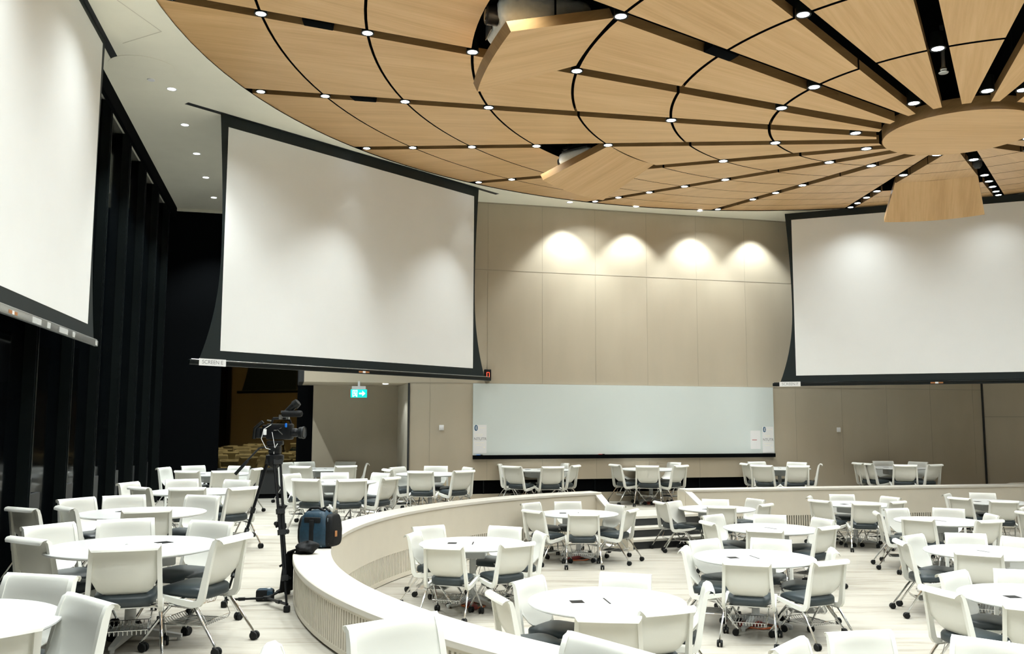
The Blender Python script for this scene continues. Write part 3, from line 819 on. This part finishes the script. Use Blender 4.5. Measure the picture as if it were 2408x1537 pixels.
for i, (x, y) in enumerate(BL): lamp(x, y, CEIL - .003, 'small downlight in the plaster ceiling along the dark windows, %s from the viewer' % ORD[i + 1], 'downlights in the plaster ceiling', True, EBEIGE * 1.9, 100, .6)
for i in range(1, 5):
    x, y = 1.26 + 1.503 * i - 1.503, 19.14 + .381 * i - .381
    lamp(x, y, CEIL - .003, 'small downlight washing the taupe wall, %s from the screen by the tripod' % ORD[i + 1], 'downlights washing the back wall', True, EBEIGE, 92, .5, i in (1, 2, 3))
for t in (222, 230, 238, 246, 254): lamp(CC[0] + 10.6 * cos(rad(t)), CC[1] + 10.6 * sin(rad(t)), CEIL - .003, '', '', True, EBEIGE * .8, 110, .7, False)  # added spots without fixtures, overhead out of view, to brighten the nearest chairs
for x, y in ((-2.75, 17.55), (-4.35, 17.6), (-3.9, 16.0)): lamp(x, y, CEIL - .003, '', '', True, EBEIGE * 1.2, 100, .6, False)  # extra unseen spots behind SCREEN E, no fixtures, added to lift the dim tables
lamp(-2.70, 19.1, 2.515, 'round downlight under the alcove ceiling beside the exit sign', '', True, 30., 110, .5)

# things inside the slots
def in_slot(k, r): a = SLOT(k); return CC[0] + r * cos(a), CC[1] + r * sin(a), a
for k, r, lb in ((0, 7.64, 'black box in the slot between the second and third rim downlights near the top edge'), (-1, 3.43, 'black box in the slot running from the big hatch to the hub'), (1, 7.70, 'short black box in the slot that ends nearest SCREEN E')):
    x, y, a = in_slot(k, r); o = MB().rbox((0, 0, 0), (.34, .17, .12), .01, 2).build('slot_speaker', M['dark']); o.location = (x, y, cz(r) + .045); o.rotation_euler = (0, -math.atan(CK), a)
    tag(o, lb, 'speaker', 'black boxes in the ceiling slots')
def sprinkler(k, r, lb):
    x, y, a = in_slot(k, r); root = thing('sprinkler', lb, 'sprinkler', (x, y, cz(r)))
    MB().lathe([(.012, .0), (.02, .02), (.02, .5)], 10).build('pipe', M['alu'], root)
    MB().lathe([(0, -.02), (.045, -.018), (.05, -.010), (.02, 0), (.035, .02), (.03, .04), (0, .04)], 16).build('head', M['alu'], root)
sprinkler(-3, 1.72, 'grey sprinkler head hanging in the black slot above the hub')
x, y, a = in_slot(7, 2.95); root = thing('dome_camera', 'small grey dome camera in the slot under the hub', 'camera', (x, y, cz(2.95)))
MB().lathe([(0, -.06), (.04, -.05), (.065, -.01), (.07, .05), (.07, .14), (0, .14)], 20).build('dome', M['charcoal'], root); MB().lathe([(.071, .05), (.078, .06), (.078, .09), (.071, .1)], 20).build('ring', M['alu'], root)

# ------------------------------------------------------------------ chair
def rail_path():   # side frame in the x-z plane: (x, z, half depth)
    P = [(-.312, .832, .010), (-.290, .815, .018), (-.276, .77, .021), (-.262, .70, .023), (-.244, .61, .025), (-.228, .52, .027), (-.216, .445, .029), (-.206, .395, .031), (-.186, .366, .030), (-.14, .358, .027), (-.02, .373, .025), (.10, .396, .022), (.19, .414, .017), (.230, .424, .012), (.245, .438, .007)]
    return P
def rails(mb, sg):
    P = rail_path(); n = len(P)
    for sg in (sg,):
        vs = []
        for i, (x, z, h) in enumerate(P):
            a, b = P[max(0, i - 1)], P[min(n - 1, i + 1)]; d = Vector((b[0] - a[0], 0, b[1] - a[1])).normalized(); nx, nz = -d.z, d.x; h *= .86
            q = (.84 - z) / .48 * .024; y0, y1 = sg * (.206 + q), sg * (.238 + q)
            for yy, hh in ((y0, 1), (y1, 1), (y1, -1), (y0, -1)): vs.append((x + nx * h * hh, yy, z + nz * h * hh))
        fs = [(i * 4 + j, i * 4 + (j + 1) % 4, i * 4 + 4 + (j + 1) % 4, i * 4 + 4 + j) for i in range(n - 1) for j in range(4)] + [(0, 1, 2, 3), tuple(range(4 * n - 1, 4 * n - 5, -1))]
        mb.add(vs, fs)
    return mb
def shell_fn(u, v):
    s = 2 * u - 1
    zb = .468 + .115 * abs(s) ** 6
    prof = [(-.350, .800), (-.346, .820), (-.330, .834), (-.308, .838), (-.288, .824), (-.274, .79), (-.262, .735), (-.246, .66), (-.228, .60), (-.205, .545), (-.172, .500), (-.135, .468)]
    # resample profile by v, then squash the lower part so that the edge follows zb
    t = v * (len(prof) - 1); i = min(int(t), len(prof) - 2); f_ = t - i
    x = prof[i][0] * (1 - f_) + prof[i + 1][0] * f_; z = prof[i][1] * (1 - f_) + prof[i + 1][1] * f_
    if z < .79: 
        q = (.79 - z) / (.79 - .468); z2 = .79 - q * (.79 - zb)
        w = abs(s) ** 6; x = x * (1 - w) + (-.274 + q * (-.228 + .274)) * w; z = z2
    x -= .022 * (1 - s * s) * min(1, max(0, (.84 - z) / .12))
    half = .208 + (.84 - z) / .48 * .022
    lip = max(0, (z - .79) / .05)
    return (x, s * (half + .034 * min(1, lip)), z), (1, 0, .35)
def make_chair():
    root = thing('conference_chair', '', 'chair')
    MB().sheet(shell_fn, 13, 23, .011).build('backrest', M['white_plastic'], root, smooth=60)
    for sg in (-1, 1): rails(MB(), sg).build('side_frame', M['white_plastic'], root, smooth=50)
    m = MB(); n = 36; ex = .5
    def outl(i, inset, z):
        a = 2 * PI * i / n; c, s = cos(a), sin(a)
        x = .02 + (.235 - inset) * math.copysign(abs(c) ** ex, c); y = (.213 - inset) * math.copysign(abs(s) ** ex, s)
        return (x, y, z - max(0, x - .08) ** 2 * 1.2 - max(0, -.10 - x) * .10 + max(0, .455 - z) * max(0, x + .05) * 1.5)
    rows = [(.05, .388), (.014, .391), (.0, .405), (.0, .452), (.010, .467), (.04, .476), (.10, .479), (.16, .478)]
    m.grid(lambda i, j: outl(i, *rows[j]), n, len(rows), True); N = len(m.v); m.f += [tuple(range(n - 1, -1, -1)), tuple(range(N - n, N))]
    m.build('seat', M['seat'], root, smooth=60)
    # chrome underframe
    m = MB()
    for x in (.04, -.13): m.tube([(x, -.246, .348), (x, -.20, .368), (x, .20, .368), (x, .246, .348)], .011, 8)
    for sg in (-1, 1): m.tube([(.06, sg * .246, .348), (-.16, sg * .246, .335)], .013, 8)
    m.build('underframe', M['chrome'], root)
    for sg in (-1, 1):
        for x0, x1, fr in ((.045, .265, 1), (-.145, -.345, 0)):
            lg = MB().tube([(x0, sg * .246, .345), (x0 + (x1 - x0) * .25, sg * .252, .285), (x1, sg * .272, .075), (x1 + (.006 if fr else -.006), sg * .273, .05)], [.0125, .0115, .011, .010], 8).build('leg', M['chrome'], root)
            c = MB(); xc = x1 - .018; z = .034
            for t in (-.017, .017): c.lathe([(.006, -.009), (.030, -.010), (.034, -.006), (.034, .006), (.030, .010), (.006, .009)], 16, (xc, sg * .273 + t, z), 'y')
            c.lathe([(.016, .045), (.016, .066), (.008, .07)], 10, (x1, sg * .273, 0)); c.box((xc + .004, sg * .273, .052), (.045, .012, .022))
            c.build('caster', M['rubber'], lg)
    m = MB(); w = .0038; z = .185; xa, xb, y = -.185, .165, .165
    m.tube([(xa, -y, z), (xb, -y, z), (xb + .03, -y, z + .03), (xb + .03, y, z + .03), (xb, y, z), (xa, y, z), (xa - .02, y, z + .035), (xa - .02, -y, z + .035)], w, 5, True)
    for i in range(11):
        yy = -y + 2 * y * (i + .5) / 11; m.tube([(xa - .02, yy, z + .035), (xa, yy, z), (xb, yy, z), (xb + .03, yy, z + .03)], .0028, 4)
    for sx, x0 in ((xa - .02, -.12), (xb + .03, .05)):
        for sg in (-1, 1): m.tube([(sx, sg * y, z + .033), (x0, sg * .19, .365)], .003, 4)
    m.build('book_basket', M['chrome'], root)
    return root

# ------------------------------------------------------------------ table
def make_table():
    root = thing('round_table', '', 'table')
    R = .66
    MB().lathe([(0, .700), (R - .05, .700), (R - .012, .708), (R, .717), (R, .726), (R - .004, .730), (0, .730)], 72).build('tabletop', M['tabletop'], root, smooth=30)
    MB().box2((.20, -.055, .7295), (.31, .055, .7325)).box2((.215, -.04, .732), (.295, .04, .7335)).build('cable_hatch', M['blackplastic'], root, smooth=0)
    MB().box2((-.007, -.12, .7295), (.007, .12, .7325)).build('cable_slot', M['blackplastic'], root, smooth=0)
    MB().rbox((.05, 0, .635), (.42, .40, .13), .015, 2).build('cable_tray', M['legmetal'], root)
    MB().lathe([(.048, .06), (.043, .10), (.040, .57), (.06, .575)], 24).build('column', M['legmetal'], root)
    for i in range(4):
        a = PI / 4 + i * PI / 2; m = MB(); vs = []
        for r, hw, z0, z1 in ((.03, .035, .045, .125), (.18, .030, .035, .085), (.40, .022, .022, .045)):
            for s_, z in ((-1, z0), (1, z0), (1, z1), (-1, z1)): vs.append((r * cos(a) - s_ * hw * sin(a), r * sin(a) + s_ * hw * cos(a), z))
        m.add(vs, [(j + 4 * q, (j + 1) % 4 + 4 * q, (j + 1) % 4 + 4 * q + 4, j + 4 * q + 4) for q in range(2) for j in range(4)] + [(3, 2, 1, 0), (8, 9, 10, 11)])
        m.lathe([(.018, 0), (.02, .008), (.02, .024)], 10, (.385 * cos(a), .385 * sin(a), 0))
        m.build('base_arm', M['legmetal'], root, smooth=0)
    return root

TDESC = {
 'u1': 'nearest table by the dark window wall', 'u2': 'second table along the dark window wall', 'u3': 'third table along the dark window wall',
 'u4': 'fourth table along the dark window wall', 'u5': 'table by the far dark window', 'u6': 'table just behind the video tripod', 'u7': 'table in front of the exit alcove',
 'u8': 'table by the switch beside the whiteboard', 'u9': 'table below the tripod end of the whiteboard', 'u10': 'table below the whiteboard at the steps',
 'u11': 'table below the whiteboard end near SCREEN F', 'u12': 'upper table against the bare wall under SCREEN F',
 'p1': 'nearest pit table by the curved wall', 'p2': 'pit table beside the curved grille wall', 'p3': 'pit table on the tripod side of the steps', 'p4': 'pit table at the foot of the steps',
 'p5': 'second table of the middle pit row', 'p6': 'front table of the middle pit row', 'p7': 'pit table by the far grille below SCREEN F', 'p8': 'third table of the right pit row',
 'p9': 'second table of the right pit row', 'p10': 'front table of the right pit row', 'p11': 'far pit table by the right edge',
}
chair0, table0 = make_chair(), make_table()
used_c = used_t = False
TROT = {'u2': 50, 'u3': 165, 'p6': 190, 'p1': 188}
for key, x, y, z in TABLES:
    o = copy_tree(table0) if used_t else table0; used_t = True
    o.location = (x, y, z); o.rotation_euler = (0, 0, rad(TROT.get(key, 175 + 37 * (len(key) + ord(key[-1])) % 40)))
    tag(o, 'round white ' + TDESC[key], 'table', 'round white tables on the upper floor' if z > -.1 else 'round white tables in the sunken pit')
STRAY = {
 'ux': ['white chair turned in by the dark window wall, outside the third table'],
 'n0': ['large white chair back in the foreground overlapping the curved wall', 'top of a white chair back at the bottom edge beside the curved wall', 'white chair back cut by the bottom edge, before the nearest pit table'],
 'p12': ['white chair at the right edge, facing a table out of sight', 'second white chair at the right edge, in front of the first'],
 'p13': ['white chair back at the bottom edge, facing the viewer from the pit', 'white chair back in the bottom right corner, turned sideways', 'white chair seen edge-on at the bottom edge of the pit'],
}
cnt = {}
YAW = {('n0', 'stray', 0): -50, ('n0', 'stray', 1): 12, ('n0', 'stray', 2): -142, ('u1', 'right', 1): -130, ('u2', 'near left', 5): 60, ('ux', 'stray', 0): 62, ('p6', 'left', 5): -18, ('p1', 'right', 5): 170}
for key, side, x, y, yaw in CHAIRS:
    o = copy_tree(chair0) if used_c else chair0; used_c = True
    yaw = YAW.get((key, side, len([1 for q in CHAIRS[:CHAIRS.index((key, side, x, y, yaw))] if q[0] == key])), yaw)
    a = rad(yaw); z = PIT if key[0] == 'p' else 0
    o.location = (x + .33 * cos(a), y + .33 * sin(a), z); o.rotation_euler = (0, 0, a)
    if side == 'stray':
        i = cnt.get(key, 0); cnt[key] = i + 1; lb = STRAY[key][i]
    else: lb = 'white chair at %s of the %s' % (side, TDESC[key])
    tag(o, lb, 'chair', 'white chairs on the upper floor' if z > -.1 else 'white chairs in the sunken pit')

# orange floor cables under some tables
def cable(x, y, z, lb, ph):
    root = thing('power_cable', lb, 'cable', (x, y, z), ph)
    pts = [(.22 * cos(t * .5) * (1 - t * .012), .15 * sin(t * .5) * (1 - t * .01), .010 + .004 * (t % 3)) for t in range(30)]
    MB().tube(pts, .007, 6).build('coil', M['orange'], root)
    MB().rbox((-.1, .05, .03), (.26, .07, .05), .01, 2).build('socket_strip', M['red'], root)
TP = {k: (x, y, z) for k, x, y, z in TABLES}
for k, ph in (('p1', .3), ('p2', 1.9), ('p3', .8), ('p6', .2), ('p10', 2.4), ('u10', 1.)):
    x, y, z = TP[k]; cable(x + .02, y - .12, z, 'orange cable coil under the ' + TDESC[k], ph)

# ------------------------------------------------------------------ tripod and video camera
HEAD = Vector((-2.275, 8.66, 1.36)); FEET = [(-2.03, 8.30), (-2.24, 9.16), (-2.66, 8.50)]
root = thing('tripod', 'tall black video tripod with floor spreader standing beside the curved wall', 'tripod', (HEAD.x, HEAD.y, 0))
hub = Vector((0, 0, HEAD.z))
for fx, fy in FEET:
    foot = Vector((fx - HEAD.x, fy - HEAD.y, .03)); top = hub + Vector((foot.x, foot.y, 0)) * .14
    side = Vector((-foot.y, foot.x, 0)).normalized()
    P = lambda t: top + (foot - top) * t
    m = MB()
    for s in (-1, 1): m.tube([P(0) + side * .030 * s, P(.50) + side * .020 * s], .0105, 8)
    for s in (-1, 1): m.tube([P(.38) + side * .012 * s, P(.80) + side * .010 * s], .009, 8)
    m.tube([P(.74), P(1.)], .011, 8)
    lg = m.build('leg', M['blackplastic'], root)
    for t, w in ((.02, .085), (.36, .075), (.50, .07), (.80, .055)):
        c = MB().bar(P(t - .015), P(t + .02), w, .035, side.cross(Vector((0, 0, 1))))
        if t > .45: c.bar(P(t - .005) + side * w * .4, P(t + .01) + side * (w * .5 + .03), .02, .02)
        c.build('clamp', M['rubber'], lg)
    MB().rbox(P(1.) + Vector((0, 0, .0)), (.055, .055, .06), .012, 2).build('foot', M['rubber'], lg)
m = MB(); cen = Vector((-.03, -.02, .06))
for fx, fy in FEET:
    ft = Vector((fx - HEAD.x, fy - HEAD.y, .07)); m.bar(cen, ft, .026, .016); mid = cen + (ft - cen) * .6; m.bar(mid - (ft - cen) * .08, mid + (ft - cen) * .08, .036, .026)
m.lathe([(.035, .045), (.035, .075), (.01, .08)], 14, (cen.x, cen.y, 0)); m.build('spreader', M['blackplastic'], root)
MB().lathe([(.03, HEAD.z - .09), (.075, HEAD.z - .05), (.085, HEAD.z), (.085, HEAD.z + .03), (.055, HEAD.z + .045)], 20).rbox((0, 0, HEAD.z + .085), (.11, .10, .09), .02, 2).rbox((.0, 0, HEAD.z + .15), (.15, .09, .045), .012, 2).build('fluid_head', M['blackplastic'], root)
MB().lathe([(.022, -.02), (.026, .0), (.022, .03)], 12, (0, -.065, HEAD.z + .09), 'y').build('head_knob', M['rubber'], root)
ph = MB().tube([(-.05, -.02, HEAD.z + .12), (-.14, -.05, HEAD.z + .10), (-.34, -.10, HEAD.z - .13)], .009, 8)
ph.tube([(-.24, -.075, HEAD.z - .02), (-.345, -.101, HEAD.z - .145)], .016, 10); ph.build('pan_handle', M['rubber'], root)
r = thing('video_camera', 'black shoulder video camera with foam microphone on the tripod', 'video camera', (HEAD.x + .06, HEAD.y, HEAD.z + .172), rad(-8)); r.scale = (.9, .9, .9)
MB().rbox((-.02, 0, .095), (.28, .12, .17), .02, 2).rbox((-.17, .0, .10), (.07, .10, .13), .012, 2).build('body', M['blackplastic'], r)
MB().lathe([(.045, .11), (.048, .16), (.044, .165), (.044, .19)], 20, (0, 0, .085), 'x').build('lens_barrel', M['blackplastic'], r)
MB().lathe([(.050, .19), (.058, .195), (.064, .255), (.060, .255), (.052, .205), (0, .20)], 20, (0, 0, .085), 'x').build('lens_hood', M['rubber'], r)
MB().lathe([(.0625, .235), (.0655, .238), (.0655, .248), (.0625, .25)], 20, (0, 0, .085), 'x').build('hood_ring', M['charcoal'], r)
MB().tube([(-.12, 0, .18), (-.10, 0, .235), (.08, 0, .235), (.10, 0, .18)], .014, 8).build('handle', M['blackplastic'], r)
MB().lathe([(.005, .015), (.030, .02), (.036, .04), (.036, .21), (.030, .235), (.012, .245)], 18, (0, -.05, .285), 'x').build('microphone_foam', M['bagblack'], r)
for x_ in (0, .08): MB().box((x_, -.043, .25), (.03, .03, .05)).build('microphone_clamp', M['alu'], r, smooth=0)
vf = MB().tube([(.02, -.02, .27), (.08, -.03, .32), (.155, -.03, .385)], [.026, .034, .040], 12); vf.tube([(.145, -.03, .375), (.185, -.03, .41)], [.048, .042], 14); vf.build('viewfinder', M['rubber'], r)
MB().box((.03, -.045, .305), (.05, .02, .025)).build('viewfinder_bracket', M['alu'], r, smooth=0)
MB().rbox((-.24, -.03, .08), (.05, .09, .11), .01, 2).tube([(-.19, -.06, .2), (-.27, -.07, .13), (-.29, -.05, .02)], .02, 8).build('rear_battery', M['rubber'], r)
MB().tube([(-.09, -.075, .17), (-.16, -.10, .12), (-.185, -.10, .02), (-.13, -.10, -.08), (-.05, -.09, -.10), (-.01, -.08, -.03)], .0035, 6).tube([(-.08, -.07, .09), (-.04, -.09, -.05), (-.045, -.09, -.14)], .003, 6).build('cable', M['paper'], r)
MB().rbox((-.145, -.105, .09), (.035, .006, .06), .002, 1).build('paper_tag', M['paper'], r)
MB().lathe([(.006, -.02), (.012, -.015), (.012, .02), (.006, .025)], 10, (.075, -.075, .16), 'z').build('blue_knob', M['bluecap'], r)
m = MB(); m.bar((-.14, -.065, .215), (-.10, -.065, .21), .018, .012).bar((-.02, -.066, .115), (.035, -.066, .065), .012, .006).bar((-.06, -.066, .11), (-.03, -.066, .11), .02, .01).bar((.0, -.066, .125), (.02, -.066, .135), .012, .006)
m.build('metal_fittings', M['alu'], r, smooth=0)

# ------------------------------------------------------------------ bags
r = thing('camera_bag', 'petrol blue and black camera bag standing on the curved wall', 'bag', (-1.985, 9.46, .42), rad(-18))
m = MB()
def bag(u, v):
    pass
def sb(mb, c, d, e=.45, nu=28, nv=15, squash=0.):
    def fn(i, j):
        a = 2 * PI * i / nu; b = -PI / 2 + PI * j / (nv - 1)
        f_ = lambda t: math.copysign(abs(t) ** e, t)
        x, y, z = f_(cos(b)) * f_(cos(a)), f_(cos(b)) * f_(sin(a)), f_(sin(b))
        k = 1 - squash * max(0, z)
        return (c[0] + x * d[0] / 2 * k, c[1] + y * d[1] / 2 * k, c[2] + z * d[2] / 2)
    return mb.grid(fn, nu, nv, True)
sb(MB(), (-.03, 0, .19), (.34, .28, .38), .42, squash=.22).build('main_body', M['bagblue'], r, smooth=70)
sb(MB(), (.135, .01, .18), (.12, .25, .33), .45, squash=.2).build('side_pocket', M['bagblack'], r, smooth=70)
sb(MB(), (-.19, .01, .17), (.06, .24, .30), .5, squash=.2).build('side_pocket', M['bagblack'], r, smooth=70)
MB().rbox((-.03, -.133, .15), (.055, .02, .28), .008, 2).rbox((-.03, -.118, .285), (.19, .03, .06), .012, 2).build('front_strap', M['bagblack'], r)
MB().tube([(-.13, -.05, .36), (-.08, -.06, .40), (.0, -.05, .405), (.07, -.04, .37)], .014, 8).tube([(-.06, .06, .37), (.02, .05, .40), (.09, .02, .365)], .012, 8).build('carry_handle', M['bagblack'], r)
MB().tube([(.075, -.115, .02), (.085, -.12, .15), (.07, -.11, .30), (.04, -.09, .36)], .004, 6).tube([(-.14, -.115, .02), (-.15, -.12, .15), (-.135, -.11, .30), (-.10, -.09, .36)], .004, 6).tube([(.155, -.10, .05), (.15, -.11, .18), (.13, -.09, .31)], .0035, 6).build('piping', M['zip'], r)
MB().rbox((.205, -.045, .15), (.006, .03, .06), .002, 1, rad(-20)).build('leather_tag', M['tan'], r)
r = thing('cloth_pouch', 'crumpled black cloth pouch lying over the curved wall, strap hanging beside the tripod', 'pouch', (-2.02, 8.98, .42), rad(-25))
m = MB()
def pf(i, j):
    a = 2 * PI * i / 24; b = -PI / 2 + PI * j / 12
    w = 1 + .16 * sin(3 * a + j) + .1 * sin(7 * a)
    return (.12 * cos(b) * cos(a) * w, .085 * cos(b) * sin(a) * w, .055 + .058 * sin(b) * (1 + .25 * sin(2 * a + 1)) + .02 * cos(b) * cos(a))
m.grid(pf, 24, 13, True); m.build('pouch_body', M['bagblack'], r, smooth=60)
m = MB(); P_ = [(-.06, -.01, .055), (-.12, -.02, .035), (-.165, -.03, .015), (-.185, -.035, -.05), (-.195, -.04, -.20), (-.20, -.045, -.37)]
vs = []; 
for i, p in enumerate(P_):
    w = .035 + .012 * i
    for s_, t in ((-1, -1), (1, -1), (1, 1), (-1, 1)):
        if i < 3: vs.append((p[0], p[1] + s_ * w, p[2] + t * .006))
        else: vs.append((p[0] + t * .008, p[1] + s_ * w, p[2]))
# fold order keeps the strip continuous over the edge
m.add(vs, [(4 * i + j, 4 * i + (j + 1) % 4, 4 * i + 4 + (j + 1) % 4, 4 * i + 4 + j) for i in range(len(P_) - 1) for j in range(4)] + [(3, 2, 1, 0), tuple(range(4 * len(P_) - 4, 4 * len(P_)))])
m.build('hanging_strap', M['bagblack'], r, smooth=50)
r = thing('battery_box', 'small blue and black box on the floor under the tripod', 'box', (-2.37, 8.82, 0), rad(6))
MB().rbox((0, 0, .055), (.165, .10, .11), .018, 2).build('case', M['bagblack'], r)
MB().rbox((0, 0, .093), (.150, .092, .045), .02, 2).rbox((.05, -.03, .07), (.06, .05, .07), .015, 2).build('blue_cover', M['bagblue'], r)
MB().rbox((.03, 0, .117), (.05, .03, .008), .003, 1).build('buckle', M['alu'], r)

# ------------------------------------------------------------------ camera, world, view
F_PX, PITCH, ROLL = 2098.9, .1066, .0027
cam = bpy.data.cameras.new('camera'); co = bpy.data.objects.new('camera', cam); COL.objects.link(co)
cam.sensor_fit = 'HORIZONTAL'; cam.sensor_width = 36.; cam.lens = F_PX / 2408 * 36; cam.clip_start = .05; cam.clip_end = 200
fw = Vector((0, cos(PITCH), sin(PITCH))); up = Vector((0, -sin(PITCH), cos(PITCH))); rt = Vector((1, 0, 0))
r2 = rt * cos(ROLL) + up * sin(ROLL); u2 = -rt * sin(ROLL) + up * cos(ROLL)
co.matrix_world = Matrix(((r2.x, u2.x, -fw.x, 0), (r2.y, u2.y, -fw.y, 0), (r2.z, u2.z, -fw.z, 1.71), (0, 0, 0, 1)))
SC.camera = co
w = bpy.data.worlds.new('night'); SC.world = w; w.use_nodes = True
w.node_tree.nodes['Background'].inputs[0].default_value = (.8, .9, 1, 1); w.node_tree.nodes['Background'].inputs[1].default_value = .01
vs_ = SC.view_settings; vs_.view_transform = 'Standard'; vs_.look = 'None'; vs_.gamma = 1.; vs_.use_curve_mapping = False; vs_.exposure = EXPOSURE
cy = SC.cycles
cy.max_bounces = 6; cy.diffuse_bounces = 4; cy.glossy_bounces = 2; cy.transmission_bounces = 1; cy.adaptive_threshold = .12; cy.adaptive_min_samples = 14; cy.caustics_reflective = False; cy.caustics_refractive = False
cy.sample_clamp_indirect = 6.; cy.use_denoising = True; cy.use_light_tree = True; cy.use_adaptive_sampling = True
